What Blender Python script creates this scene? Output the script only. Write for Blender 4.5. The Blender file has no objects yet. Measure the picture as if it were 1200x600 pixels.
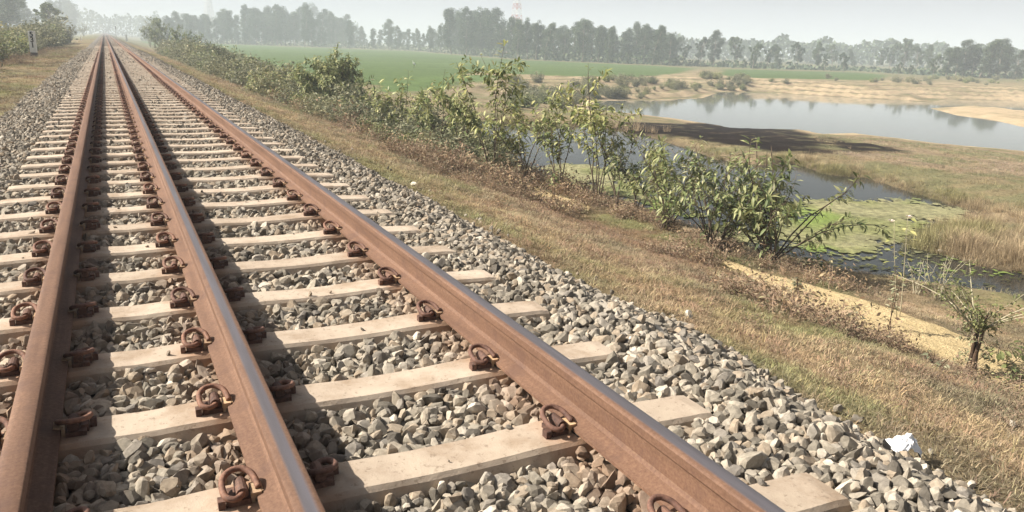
import bpy, bmesh, math, random
import numpy as np
from mathutils import Vector, Matrix
random.seed(7); rng = np.random.default_rng(11)
S = bpy.context.scene; COL = S.collection
R = math.radians

# ------------------------------------------------------------------ camera
CF, PIT, ROL, YAW, CX, CH = 914.3, 0.26358, 0.033655, 0.47463, -1.422, 1.1294
FW = np.array([math.sin(YAW)*math.cos(PIT), math.cos(YAW)*math.cos(PIT), -math.sin(PIT)])
RT0 = np.array([math.cos(YAW), -math.sin(YAW), 0]); UP0 = np.cross(RT0, FW)
RT = math.cos(ROL)*RT0 + math.sin(ROL)*UP0; UP = -math.sin(ROL)*RT0 + math.cos(ROL)*UP0
CAM = np.array([CX, 0, CH])
cam = bpy.data.cameras.new("camera"); co = bpy.data.objects.new("camera", cam); COL.objects.link(co)
co.matrix_world = Matrix(((RT[0], UP[0], -FW[0], CX), (RT[1], UP[1], -FW[1], 0), (RT[2], UP[2], -FW[2], CH), (0, 0, 0, 1)))
cam.sensor_width = 36; cam.sensor_fit = 'HORIZONTAL'; cam.lens = CF*36/1200; cam.clip_end = 9000; cam.clip_start = .05
S.camera = co

# ------------------------------------------------------------------ light
SUNV = Vector((-1.08, .58, 1.0)).normalized()
EL = math.asin(SUNV.z); AZ = math.atan2(SUNV.x, SUNV.y)
W = bpy.data.worlds.new("World"); S.world = W; W.use_nodes = True
nt = W.node_tree; nt.nodes.clear()
sky = nt.nodes.new("ShaderNodeTexSky"); sky.sky_type = 'NISHITA'; sky.sun_disc = False
sky.sun_elevation = EL; sky.sun_rotation = AZ; sky.air_density = 1.0; sky.dust_density = 5.0; sky.ozone_density = 1.5
hs = nt.nodes.new("ShaderNodeHueSaturation"); hs.inputs['Saturation'].default_value = .45
bg = nt.nodes.new("ShaderNodeBackground"); bg.inputs['Strength'].default_value = .05
wo = nt.nodes.new("ShaderNodeOutputWorld")
tc = nt.nodes.new('ShaderNodeTexCoord'); sp = nt.nodes.new('ShaderNodeSeparateXYZ'); mr = nt.nodes.new('ShaderNodeMapRange'); mr.interpolation_type = 'SMOOTHERSTEP'
mr.inputs[1].default_value = 0; mr.inputs[2].default_value = .21; mr.inputs[3].default_value = 1; mr.inputs[4].default_value = 0
pw = nt.nodes.new('ShaderNodeMath'); pw.operation = 'POWER'; pw.inputs[1].default_value = 1.6; mx = nt.nodes.new('ShaderNodeMix'); mx.data_type = 'RGBA'; mx.inputs[7].default_value = (8.4, 8.7, 9.3, 1)
L_ = nt.links.new; L_(tc.outputs['Generated'], sp.inputs[0]); L_(sp.outputs['Z'], mr.inputs[0]); L_(mr.outputs[0], pw.inputs[0]); L_(pw.outputs[0], mx.inputs[0])
L_(sky.outputs[0], hs.inputs['Color']); L_(hs.outputs[0], mx.inputs[6]); L_(mx.outputs[2], bg.inputs[0]); nt.links.new(bg.outputs[0], wo.inputs[0])
sl = bpy.data.lights.new("sun", 'SUN'); sl.energy = 5.0; sl.angle = R(.5); sl.color = (1, .925, .80)
so = bpy.data.objects.new("sun", sl); COL.objects.link(so); so.rotation_euler = SUNV.to_track_quat('Z', 'Y').to_euler(); so.location = (-20, 10, 30)
S.view_settings.view_transform = 'Standard'; S.view_settings.look = 'None'; S.view_settings.exposure = .84; S.view_settings.gamma = 1
S.cycles.use_denoising = True; S.cycles.max_bounces = 6; S.cycles.volume_bounces = 2; S.cycles.transparent_max_bounces = 8
S.cycles.diffuse_bounces = 1; S.cycles.glossy_bounces = 2; S.cycles.use_adaptive_sampling = True; S.cycles.adaptive_threshold = .02
HAZE = .0015

# ------------------------------------------------------------------ helpers
def tag(o, label=None, cat=None, group=None, kind=None):
    if label: o['label'] = label
    if cat: o['category'] = cat
    if group: o['group'] = group
    if kind: o['kind'] = kind
    return o
def empty(name, loc, rz=0, **k):
    o = bpy.data.objects.new(name, None); COL.objects.link(o); o.location = loc; o.rotation_euler = (0, 0, rz); o.empty_display_size = .1
    return tag(o, **k)
def obj(name, me, parent=None, loc=None, **k):
    o = bpy.data.objects.new(name, me); COL.objects.link(o)
    if parent: o.parent = parent
    if loc is not None: o.location = loc
    return tag(o, **k)
class MB:
    """collects vertices and faces of one mesh"""
    def __init__(s): s.v = []; s.f = []; s.m = []
    def add(s, vs, fs, mi=0):
        b = len(s.v); s.v += [tuple(map(float, q)) for q in vs]; s.f += [tuple(int(i)+b for i in f) for f in fs]; s.m += [mi]*len(fs)
    def box(s, c, d, mi=0, rz=0):
        c = Vector(c); M = Matrix.Rotation(rz, 3, 'Z')
        vs = [c + M @ Vector((x*d[0]/2, y*d[1]/2, z*d[2]/2)) for x in (-1, 1) for y in (-1, 1) for z in (-1, 1)]
        s.add(vs, [(0, 1, 3, 2), (4, 6, 7, 5), (0, 4, 5, 1), (2, 3, 7, 6), (0, 2, 6, 4), (1, 5, 7, 3)], mi)
    def tube(s, pts, rad, n=8, mi=0, cap=True):
        pts = [Vector(p) for p in pts]; k = len(pts)
        if not hasattr(rad, '__len__'): rad = [rad]*k
        t0 = (pts[1]-pts[0]).normalized(); a = t0.orthogonal().normalized(); vs = []
        for i, p in enumerate(pts):
            t = (pts[min(i+1, k-1)]-pts[max(i-1, 0)]).normalized()
            a = (a - t*a.dot(t)).normalized(); b = t.cross(a)
            for j in range(n):
                w = 2*math.pi*j/n; vs.append(p + (a*math.cos(w)+b*math.sin(w))*rad[i])
        fs = [(i*n+j, i*n+(j+1) % n, (i+1)*n+(j+1) % n, (i+1)*n+j) for i in range(k-1) for j in range(n)]
        if cap: fs += [tuple(range(n-1, -1, -1)), tuple((k-1)*n+j for j in range(n))]
        s.add(vs, fs, mi)
    def mesh(s, name, mats, smooth=False):
        me = bpy.data.meshes.new(name); me.from_pydata(s.v, [], s.f)
        for m in (mats if isinstance(mats, (list, tuple)) else [mats]): me.materials.append(m)
        me.polygons.foreach_set('material_index', np.array(s.m, dtype=np.int32))
        if smooth: me.polygons.foreach_set('use_smooth', np.ones(len(s.f), dtype=bool))
        me.update(); return me

def hash2(ix, iy, seed):
    n = (ix*374761393 + iy*668265263 + seed*1442695041) & 0xffffffff
    n = ((n ^ (n >> 13))*1274126177) & 0xffffffff
    return ((n ^ (n >> 16)) & 0xffff)/65535.
def vnoise(x, y, seed=0):
    x = np.asarray(x, float); y = np.asarray(y, float)
    ix = np.floor(x).astype(np.int64); iy = np.floor(y).astype(np.int64); fx = x-ix; fy = y-iy
    fx = fx*fx*(3-2*fx); fy = fy*fy*(3-2*fy)
    return (hash2(ix, iy, seed)*(1-fx)+hash2(ix+1, iy, seed)*fx)*(1-fy) + (hash2(ix, iy+1, seed)*(1-fx)+hash2(ix+1, iy+1, seed)*fx)*fy
def fbm(x, y, seed=0, o=4):
    s = 0; a = .5; t = 0
    for i in range(o):
        s = s+a*vnoise(np.asarray(x)*2**i, np.asarray(y)*2**i, seed+i); t += a; a *= .5
    return s/t
def sdf(x, y, P):
    """signed distance to a polygon, negative inside"""
    x = np.asarray(x, float); y = np.asarray(y, float); P = np.asarray(P)[:, :2]
    d = np.full(x.shape, 1e18); ins = np.zeros(x.shape, bool)
    for i in range(len(P)):
        ax, ay = P[i-1]; bx, by = P[i]; ex, ey = bx-ax, by-ay
        t = np.clip(((x-ax)*ex+(y-ay)*ey)/(ex*ex+ey*ey+1e-12), 0, 1)
        d = np.minimum(d, (x-ax-t*ex)**2+(y-ay-t*ey)**2)
        c = (ay > y) != (by > y)
        ins ^= c & (x < ex*(y-ay)/(ey if abs(ey) > 1e-12 else 1e-12)+ax)
    return np.where(ins, -1, 1)*np.sqrt(d)
def sstep(a, b, x):
    t = np.clip((x-a)/(b-a), 0, 1); return t*t*(3-2*t)
def ray(u, v): return FW + RT*(u-600)/CF - UP*(v-300)/CF
def at(u, v, Z):
    d = ray(u, v); t = (Z-CH)/d[2]; return np.array([CX+d[0]*t, d[1]*t, Z])

# ------------------------------------------------------------------ materials
def mat(name, rough=.8, spec=.3, metal=0):
    m = bpy.data.materials.new(name); m.use_nodes = True; t = m.node_tree; b = t.nodes['Principled BSDF']
    b.inputs['Roughness'].default_value = rough; b.inputs['Metallic'].default_value = metal
    b.inputs['Specular IOR Level'].default_value = spec
    return m, t, b
def N(t, typ, **k):
    n = t.nodes.new(typ)
    for a, v in k.items():
        if a in n.inputs: n.inputs[a].default_value = v
        else: setattr(n, a, v)
    return n
def ramp(t, fac, stops, interp='LINEAR'):
    r = t.nodes.new('ShaderNodeValToRGB'); r.color_ramp.interpolation = interp; e = r.color_ramp.elements
    while len(e) < len(stops): e.new(.5)
    for i, (p, c) in enumerate(stops): e[i].position = p; e[i].color = (*c, 1) if len(c) == 3 else c
    t.links.new(fac, r.inputs[0]); return r.outputs[0]
def mix(t, fac, a, b, mode='MIX'):
    m = t.nodes.new('ShaderNodeMix'); m.data_type = 'RGBA'; m.blend_type = mode
    for i, v in ((0, fac), (6, a), (7, b)):
        if hasattr(v, 'links') or hasattr(v, 'is_linked'): t.links.new(v, m.inputs[i])
        else: m.inputs[i].default_value = v if i == 0 else ((*v, 1) if len(v) == 3 else v)
    return m.outputs[2]
def noise(t, scale, detail=4, rough=.55, coord=None, obj_=False):
    n = N(t, 'ShaderNodeTexNoise', Scale=scale, Detail=detail, Roughness=rough)
    if coord is not None: t.links.new(coord, n.inputs['Vector'])
    return n.outputs['Fac']
def geo(t): return N(t, 'ShaderNodeNewGeometry')
def bump(t, b, h, strength=.4, dist=.01):
    n = N(t, 'ShaderNodeBump', Strength=strength, Distance=dist); t.links.new(h, n.inputs['Height']); t.links.new(n.outputs[0], b.inputs['Normal'])
def math_(t, op, a, b=None, c=None):
    n = t.nodes.new('ShaderNodeMath'); n.operation = op
    for i, v in enumerate((a, b, c)):
        if v is None: continue
        if isinstance(v, (int, float)): n.inputs[i].default_value = v
        else: t.links.new(v, n.inputs[i])
    return n.outputs[0]

def m_ground():
    m, t, b = mat('ground', .95, .1); P = geo(t).outputs['Position']
    a = N(t, 'ShaderNodeAttribute', attribute_name='tint')
    n1 = noise(t, 9, 6, .7, P); n2 = noise(t, .9, 5, .6, P); n3 = noise(t, 60, 3, .6, P)
    c = mix(t, 1.0, a.outputs['Color'], ramp(t, n1, [(.28, (.55, .5, .45)), (.5, (1, 1, 1)), (.72, (1.35, 1.3, 1.2))]), 'MULTIPLY')
    c = mix(t, 1.0, c, ramp(t, n2, [(.3, (.78, .8, .76)), (.7, (1.18, 1.15, 1.1))]), 'MULTIPLY')
    c = mix(t, 1.0, c, ramp(t, n3, [(.3, (.7, .68, .66)), (.7, (1.2, 1.2, 1.2))]), 'MULTIPLY')
    t.links.new(c, b.inputs['Base Color']); bump(t, b, math_(t, 'ADD', n1, n3), .7, .03); return m
def m_path():
    m, t, b = mat('sandy_path', .95, .1); P = geo(t).outputs['Position']
    n1 = noise(t, 5, 5, .6, P); n3 = noise(t, 50, 4, .6, P)
    c = ramp(t, n1, [(.3, (.50, .39, .215)), (.7, (.63, .50, .29))])
    c = mix(t, 1, c, ramp(t, n3, [(.3, (.82, .8, .78)), (.6, (1.05, 1.05, 1.05))]), 'MULTIPLY')
    t.links.new(c, b.inputs['Base Color']); bump(t, b, math_(t, 'ADD', n3, math_(t, 'MULTIPLY', n1, 3)), .8, .03); return m
def m_stone():
    m, t, b = mat('ballast_stone', .92, .25); g = geo(t); P = g.outputs['Position']; oi = N(t, 'ShaderNodeObjectInfo')
    c = ramp(t, oi.outputs['Random'], [(0, (.10, .09, .078)), (.18, (.22, .20, .168)), (.4, (.34, .305, .255)), (.55, (.31, .25, .19)), (.75, (.42, .38, .32)), (.88, (.175, .16, .145)), (1, (.56, .51, .44))])
    n = noise(t, 45, 4, .65, P); n2 = noise(t, 220, 3, .6, P)
    c = mix(t, 1, c, ramp(t, n, [(.3, (.7, .68, .66)), (.65, (1.2, 1.18, 1.15))]), 'MULTIPLY')
    # iron dust beside the rails
    sx = N(t, 'ShaderNodeSeparateXYZ'); t.links.new(P, sx.inputs[0])
    d = None
    for X in (0, -1.07, -1.746):
        q = math_(t, 'ABSOLUTE', math_(t, 'ADD', sx.outputs['X'], -X)); d = q if d is None else math_(t, 'MINIMUM', d, q)
    k = ramp(t, math_(t, 'ADD', d, math_(t, 'MULTIPLY', noise(t, 6, 3, .6, P), .14)), [(.15, (.9,)*3), (.34, (.0,)*3)])
    c = mix(t, k, c, mix(t, .55, c, (.27, .15, .09)))
    t.links.new(c, b.inputs['Base Color']); bump(t, b, n2, .35, .004); return m
def m_bed():
    m, t, b = mat('ballast_fines_gap_shade', .95, .15); P = geo(t).outputs['Position']
    v = N(t, 'ShaderNodeTexVoronoi', Scale=18.); t.links.new(P, v.inputs['Vector'])
    sx = N(t, 'ShaderNodeSeparateColor'); t.links.new(v.outputs['Color'], sx.inputs[0])
    c = ramp(t, sx.outputs[0], [(0, (.05, .045, .04)), (.4, (.15, .135, .115)), (1, (.30, .27, .235))])  # fines coloured extra dark so the gaps between stones look deeply shaded
    e = ramp(t, v.outputs['Distance'], [(.3, (1, 1, 1)), (.8, (.45, .43, .4))])  # painted crevice shade: colour darkens towards the cell edges
    c = mix(t, 1, c, e, 'MULTIPLY'); t.links.new(c, b.inputs['Base Color'])
    bump(t, b, v.outputs['Distance'], -.9, .05); return m
def m_concrete():
    m, t, b = mat('sleeper_concrete', .88, .25); P = geo(t).outputs['Position']; oi = N(t, 'ShaderNodeObjectInfo')
    c = ramp(t, oi.outputs['Random'], [(0, (.42, .345, .275)), (.5, (.48, .40, .325)), (1, (.53, .45, .37))])
    n = noise(t, 5, 6, .65, P); n2 = noise(t, 38, 4, .7, P); n3 = noise(t, 150, 3, .6, P)
    c = mix(t, 1, c, ramp(t, n, [(.32, (.72, .65, .58)), (.5, (.97, .95, .93)), (.65, (1.1, 1.1, 1.08))]), 'MULTIPLY')
    c = mix(t, ramp(t, n2, [(.58, (0, 0, 0)), (.66, (.6, .6, .6))]), c, (.20, .15, .11))
    sx = N(t, 'ShaderNodeSeparateXYZ'); t.links.new(P, sx.inputs[0]); d = None
    for X in (0, -1.07, -1.746):
        q = math_(t, 'ABSOLUTE', math_(t, 'ADD', sx.outputs['X'], -X)); d = q if d is None else math_(t, 'MINIMUM', d, q)
    k = ramp(t, math_(t, 'ADD', d, math_(t, 'MULTIPLY', noise(t, 12, 4, .6, P), .16)), [(.17, (.75,)*3), (.30, (0,)*3)])
    c = mix(t, k, c, (.36, .20, .12))
    t.links.new(c, b.inputs['Base Color']); bump(t, b, math_(t, 'ADD', n3, math_(t, 'MULTIPLY', n2, 1.5)), .3, .004); return m
def m_rail(name, X0, lo, hi):
    """rust; a worn steel band on the running surface between lo and hi (metres across the head)"""
    m, t, b = mat(name, .7, .35); g = geo(t); P = g.outputs['Position']
    mp = N(t, 'ShaderNodeMapping'); mp.inputs['Scale'].default_value = (1, .05, 1); t.links.new(P, mp.inputs[0])
    n = noise(t, 90, 6, .7, P); ns = noise(t, 24, 5, .6, mp.outputs[0]); n2 = noise(t, 260, 3, .6, P)
    c = ramp(t, n, [(.25, (.115, .062, .041)), (.5, (.18, .102, .067)), (.75, (.25, .150, .100))])
    c = mix(t, 1, c, ramp(t, ns, [(.3, (.72, .68, .66)), (.7, (1.15, 1.14, 1.12))]), 'MULTIPLY')
    c = mix(t, ramp(t, noise(t, 7, 5, .7, P), [(.52, (0,)*3), (.66, (.55,)*3)]), c, (.11, .06, .045))
    sx = N(t, 'ShaderNodeSeparateXYZ'); t.links.new(P, sx.inputs[0]); x = math_(t, 'ADD', sx.outputs['X'], -X0)
    x = math_(t, 'ADD', x, math_(t, 'MULTIPLY_ADD', ns, .012, -.006))
    top = ramp(t, sx.outputs['Z'], [(.0, (0,)*3), (.001, (1,)*3)])  # z > 0 is never true for the web
    up = math_(t, 'GREATER_THAN', sx.outputs['Z'], -.012)
    a = N(t, 'ShaderNodeMapRange', interpolation_type='SMOOTHSTEP'); t.links.new(x, a.inputs[0]); a.inputs[1].default_value = lo-.006; a.inputs[2].default_value = lo+.006
    e = N(t, 'ShaderNodeMapRange', interpolation_type='SMOOTHSTEP'); t.links.new(x, e.inputs[0]); e.inputs[1].default_value = hi-.006; e.inputs[2].default_value = hi+.006; e.inputs[3].default_value = 1; e.inputs[4].default_value = 0
    k = math_(t, 'MULTIPLY', math_(t, 'MULTIPLY', a.outputs[0], e.outputs[0]), up)
    if hi > lo:
        c = mix(t, k, c, mix(t, 1, (.15, .14, .15), ramp(t, ns, [(.3, (.8, .78, .78)), (.7, (1.15, 1.15, 1.2))]), 'MULTIPLY'))
        t.links.new(math_(t, 'MULTIPLY', k, .35), b.inputs['Metallic'])
        t.links.new(math_(t, 'MULTIPLY_ADD', k, -.28, .74), b.inputs['Roughness'])
    t.links.new(c, b.inputs['Base Color']); bump(t, b, n2, .25, .002); return m
def m_rust(name, c0, c1, rough=.75):
    m, t, b = mat(name, rough, .35); P = geo(t).outputs['Position']; n = noise(t, 70, 5, .65, P)
    oi = N(t, 'ShaderNodeObjectInfo'); c = mix(t, 1, ramp(t, n, [(.3, c0), (.7, c1)]), ramp(t, oi.outputs['Random'], [(0, (.65, .62, .62)), (.5, (1, 1, 1)), (1, (1.3, 1.25, 1.15))]), 'MULTIPLY'); t.links.new(c, b.inputs['Base Color']); bump(t, b, noise(t, 300, 2, .6, P), .3, .002); return m
def m_leaf(name, stops, rough=.5, trans=.25, src='Random'):
    m, t, b = mat(name, rough, .35); g = geo(t)
    r = g.outputs['Random Per Island'] if src == 'Island' else N(t, 'ShaderNodeObjectInfo').outputs['Random']
    c = ramp(t, r, stops)
    if src == 'Island': c = mix(t, 1, c, ramp(t, N(t, 'ShaderNodeObjectInfo').outputs['Random'], [(0, (.72, .74, .72)), (.5, (1, 1, 1)), (1, (1.3, 1.22, 1.05))]), 'MULTIPLY')
    t.links.new(c, b.inputs['Base Color'])
    tr = N(t, 'ShaderNodeBsdfTranslucent'); t.links.new(c, tr.inputs[0]); ms = N(t, 'ShaderNodeMixShader'); ms.inputs[0].default_value = trans
    t.links.new(b.outputs[0], ms.inputs[1]); t.links.new(tr.outputs[0], ms.inputs[2]); t.links.new(ms.outputs[0], t.nodes['Material Output'].inputs[0])
    return m
def m_bark(name, c0, c1):
    m, t, b = mat(name, .9, .15); P = geo(t).outputs['Position']
    t.links.new(ramp(t, noise(t, 14, 4, .6, P), [(.3, c0), (.7, c1)]), b.inputs['Base Color']); return m
def m_blade(name, dark, spread=.35):
    """grass: takes the tint carried by each tuft, varied blade by blade"""
    m, t, b = mat(name, .8, .2); a = N(t, 'ShaderNodeAttribute', attribute_name='tint', attribute_type='INSTANCER')
    r = geo(t).outputs['Random Per Island']
    c = mix(t, 1, a.outputs['Color'], ramp(t, r, [(0, (1-spread,)*3), (1, (1+spread,)*3)]), 'MULTIPLY')
    t.links.new(c, b.inputs['Base Color'])
    tr = N(t, 'ShaderNodeBsdfTranslucent'); t.links.new(c, tr.inputs[0]); ms = N(t, 'ShaderNodeMixShader'); ms.inputs[0].default_value = .2
    t.links.new(b.outputs[0], ms.inputs[1]); t.links.new(tr.outputs[0], ms.inputs[2]); t.links.new(ms.outputs[0], t.nodes['Material Output'].inputs[0]); return m
def m_water(name, col, rough, bs, bd):
    m, t, b = mat(name, rough, .5); b.inputs['Base Color'].default_value = (*col, 1); b.inputs['IOR'].default_value = 1.333
    P = geo(t).outputs['Position']; bump(t, b, noise(t, bs, 3, .5, P), .12, bd); return m
def m_plain(name, c, rough=.6, spec=.3, var=.12, sc=20):
    m, t, b = mat(name, rough, spec); P = geo(t).outputs['Position']
    t.links.new(ramp(t, noise(t, sc, 4, .6, P), [(.3, tuple(q*(1-var) for q in c)), (.7, tuple(q*(1+var) for q in c))]), b.inputs['Base Color']); return m

MG = m_ground(); MPATH = m_path(); MST = m_stone(); MBED = m_bed(); MCON = m_concrete()
MRUST = m_rust('clip_rust', (.10, .055, .045), (.26, .14, .10)); MSHO = m_rust('shoulder_iron', (.07, .045, .04), (.20, .11, .08))
MINS = m_rust('insulator_nylon', (.36, .23, .14), (.56, .41, .27), .7)
MLEAF = m_leaf('shrub_leaf', [(0, (.085, .12, .045)), (.3, (.16, .205, .08)), (.6, (.28, .315, .135)), (.85, (.44, .45, .22)), (1, (.56, .53, .31))], .6, .25, 'Island')
MLEAFO = m_leaf('shrub_leaf_single', [(0, (.085, .12, .045)), (.3, (.16, .205, .08)), (.6, (.28, .315, .135)), (.85, (.44, .45, .22)), (1, (.56, .53, .31))], .6, .25)
MPALE = m_leaf('young_leaf', [(0, (.17, .20, .08)), (.5, (.32, .34, .14)), (1, (.46, .45, .22))], .45, .3, 'Island')
MGREY = m_leaf('dusty_leaf', [(0, (.13, .14, .085)), (.6, (.26, .27, .165)), (1, (.40, .37, .25))], .7, .2, 'Island')
MTREE = m_leaf('tree_leaf', [(0, (.04, .07, .042)), (.6, (.08, .118, .068)), (1, (.14, .18, .10))], .6, .2, 'Island')
MTREEG = m_leaf('bright_tree_leaf', [(0, (.11, .15, .055)), (.6, (.21, .26, .10)), (1, (.34, .37, .17))], .6, .2, 'Island')
MSTEM = m_bark('shrub_stem', (.09, .065, .045), (.20, .16, .12)); MPSTEM = m_bark('pale_stem', (.38, .34, .24), (.52, .47, .34))
MBARK = m_bark('bark', (.16, .13, .11), (.34, .30, .26)); MDARK = m_bark('dark_bark', (.05, .035, .025), (.14, .09, .06))
MBLADE = m_blade('grass_blade', 0); MREED = m_blade('reed_blade', 0, .5)
MTWIG = m_bark('dry_twig', (.24, .16, .12), (.44, .32, .23))

# ------------------------------------------------------------------ terrain
WN, WF = -2.35, -4.1            # water levels: near pond, far pond
FIELD = -2.6
P1 = [at(u, v, WN) for u, v in [(1330, 418), (1200, 352), (1120, 338), (1060, 330), (1000, 322), (940, 308), (900, 298), (850, 282), (800, 262), (740, 240), (680, 222), (620, 205), (570, 188), (540, 170), (530, 152), (560, 141), (640, 150), (700, 148), (760, 160), (800, 172), (840, 187), (894, 194), (933, 192), (971, 205), (1017, 209), (1075, 227), (1117, 240), (1150, 250), (1128, 262), (1088, 270), (1072, 291), (1100, 296), (1133, 305), (1167, 315), (1200, 322), (1330, 352)]]
P2 = [at(u, v, WF) for u, v in [(690, 127), (740, 133), (800, 140), (860, 150), (940, 152), (965, 157), (1000, 156), (1060, 163), (1100, 168), (1200, 177), (1400, 205), (1400, 134), (1200, 119), (1103, 117), (1092, 120), (1000, 115), (900, 109), (845, 108), (823, 115), (760, 118), (700, 118)]]
SPIT = [at(u, v, WF) for u, v in [(1090, 127), (1142, 123.5), (1160, 127), (1200, 131), (1420, 150), (1420, 186), (1200, 149), (1160, 140), (1120, 135)]]
LX = [-3000, -60, -30, -12, -8.2, -6.2, -3.4, -2.6, .9, 1.55, 3.6, 6.0, 7.2, 8.3, 9.6, 4000]
LZ = [-2.6, -2.6, -2.2, -1.5, -.75, -.46, -.40, -.45, -.50, -.52, -1.12, -1.87, -1.92, -2.2, -2.2, -2.2]
def H(x, y, fine=True):
    x = np.asarray(x, float); y = np.asarray(y, float)
    z = np.interp(x, LX, LZ)
    d1 = sdf(x, y, P1); d2 = np.maximum(sdf(x, y, P2), -sdf(x, y, SPIT))
    r = np.hypot(x-CX, y)
    cap = -2.18 - .42*sstep(40, 80, r)
    farside = sstep(68, 84, x*.55+y*.83)
    lin = WF + .02 + (.072 + .065*farside)*np.maximum(d2-.2, 0)
    q = lin-WF; st = .42; tq = q/st+.9*(fbm(x*.09, y*.09, 81, 4)-.5)*farside; fr = tq-np.floor(tq)
    lin = np.where(farside > .5, WF+np.maximum((np.floor(tq)+sstep(.62, 1., fr))*st, .03), lin)
    lin = np.where(sdf(x, y, SPIT) < 0, WF+.02+np.minimum(.10*np.maximum(-sdf(x, y, SPIT), 0), .30+.25*(fbm(x*.2, y*.2, 83, 3)-.5)), lin)
    land = np.minimum(cap, lin)
    # dug terraces along the far shore
    land = land + farside*(sdf(x, y, SPIT) > 0)*sstep(0, 3, d2)*(1-sstep(14, 30, d2))*.12*(fbm(x*.25, y*.12+3, 5, 3)-.5)*2
    w = sstep(8.5, 13, x)
    z = z*(1-w)+land*w
    near = 1-sstep(.5, 6, d1)
    z = z*(1-near*w)+np.maximum(z, WN+.06)*near*w
    z = np.where(x > 6.5, np.minimum(z, WN+.02+.34*np.maximum(d1, 0)), z)
    z = np.where(d1 < 0, WN-.02-.25*np.minimum(-d1, 2.), z)
    z = np.where(d2 < 0, WF-.03-.12*np.minimum(-d2, 5.), z)
    if fine:
        gr = sstep(1.3, 2.2, x)+sstep(3., 3.6, -x)
        z = z + gr*(sstep(.1, 1.2, np.minimum(np.abs(d1), np.abs(d2))))*((fbm(x*.8, y*.8, 21, 4)-.5)*.16 + (fbm(x*4, y*4, 31, 2)-.5)*.035)*(.5+.5*sstep(0, 1, np.abs(x-6.6)-.2))
    return z
def hit(u, v):
    """where the line of sight through a picture point meets the ground"""
    d = ray(u, v); t = np.geomspace(2, 2500, 900); P = CAM[None]+t[:, None]*d[None]
    below = P[:, 2] < H(P[:, 0], P[:, 1], False)
    i = int(np.argmax(below)) if below.any() else len(t)-1
    a, b = t[max(i-1, 0)], t[i]
    for _ in range(18):
        c = (a+b)/2; q = CAM+c*d
        if q[2] < float(H(q[0], q[1], False)): b = c
        else: a = c
    q = CAM+b*d; return np.array([q[0], q[1], float(H(q[0], q[1]))])
def gz(x, y): return float(H(np.array([x]), np.array([y]))[0])
def poly(pts): return np.array([hit(*p) for p in pts])
BURN1 = poly([(728, 143), (800, 145), (850, 147), (915, 151), (948, 157), (962, 170), (972, 179), (950, 181), (905, 178), (840, 169), (790, 161), (740, 158), (722, 152)])
BURN2 = poly([(953, 158), (985, 164), (1010, 168), (1045, 173), (1062, 177), (1030, 178), (1000, 178), (984, 176)])
FLD1 = poly([(60, 44), (200, 49), (330, 54.5), (480, 60), (600, 70), (760, 77), (815, 80), (795, 86), (750, 91), (690, 90), (600, 87), (560, 84), (520, 93), (440, 100), (330, 90), (200, 62)])
FLD2 = poly([(850, 81), (1000, 85), (1040, 88), (1030, 94.5), (960, 93), (870, 91), (840, 87)])
FLD3 = poly([(440, 98), (520, 88), (590, 88), (570, 96), (520, 103), (450, 108)])

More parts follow.
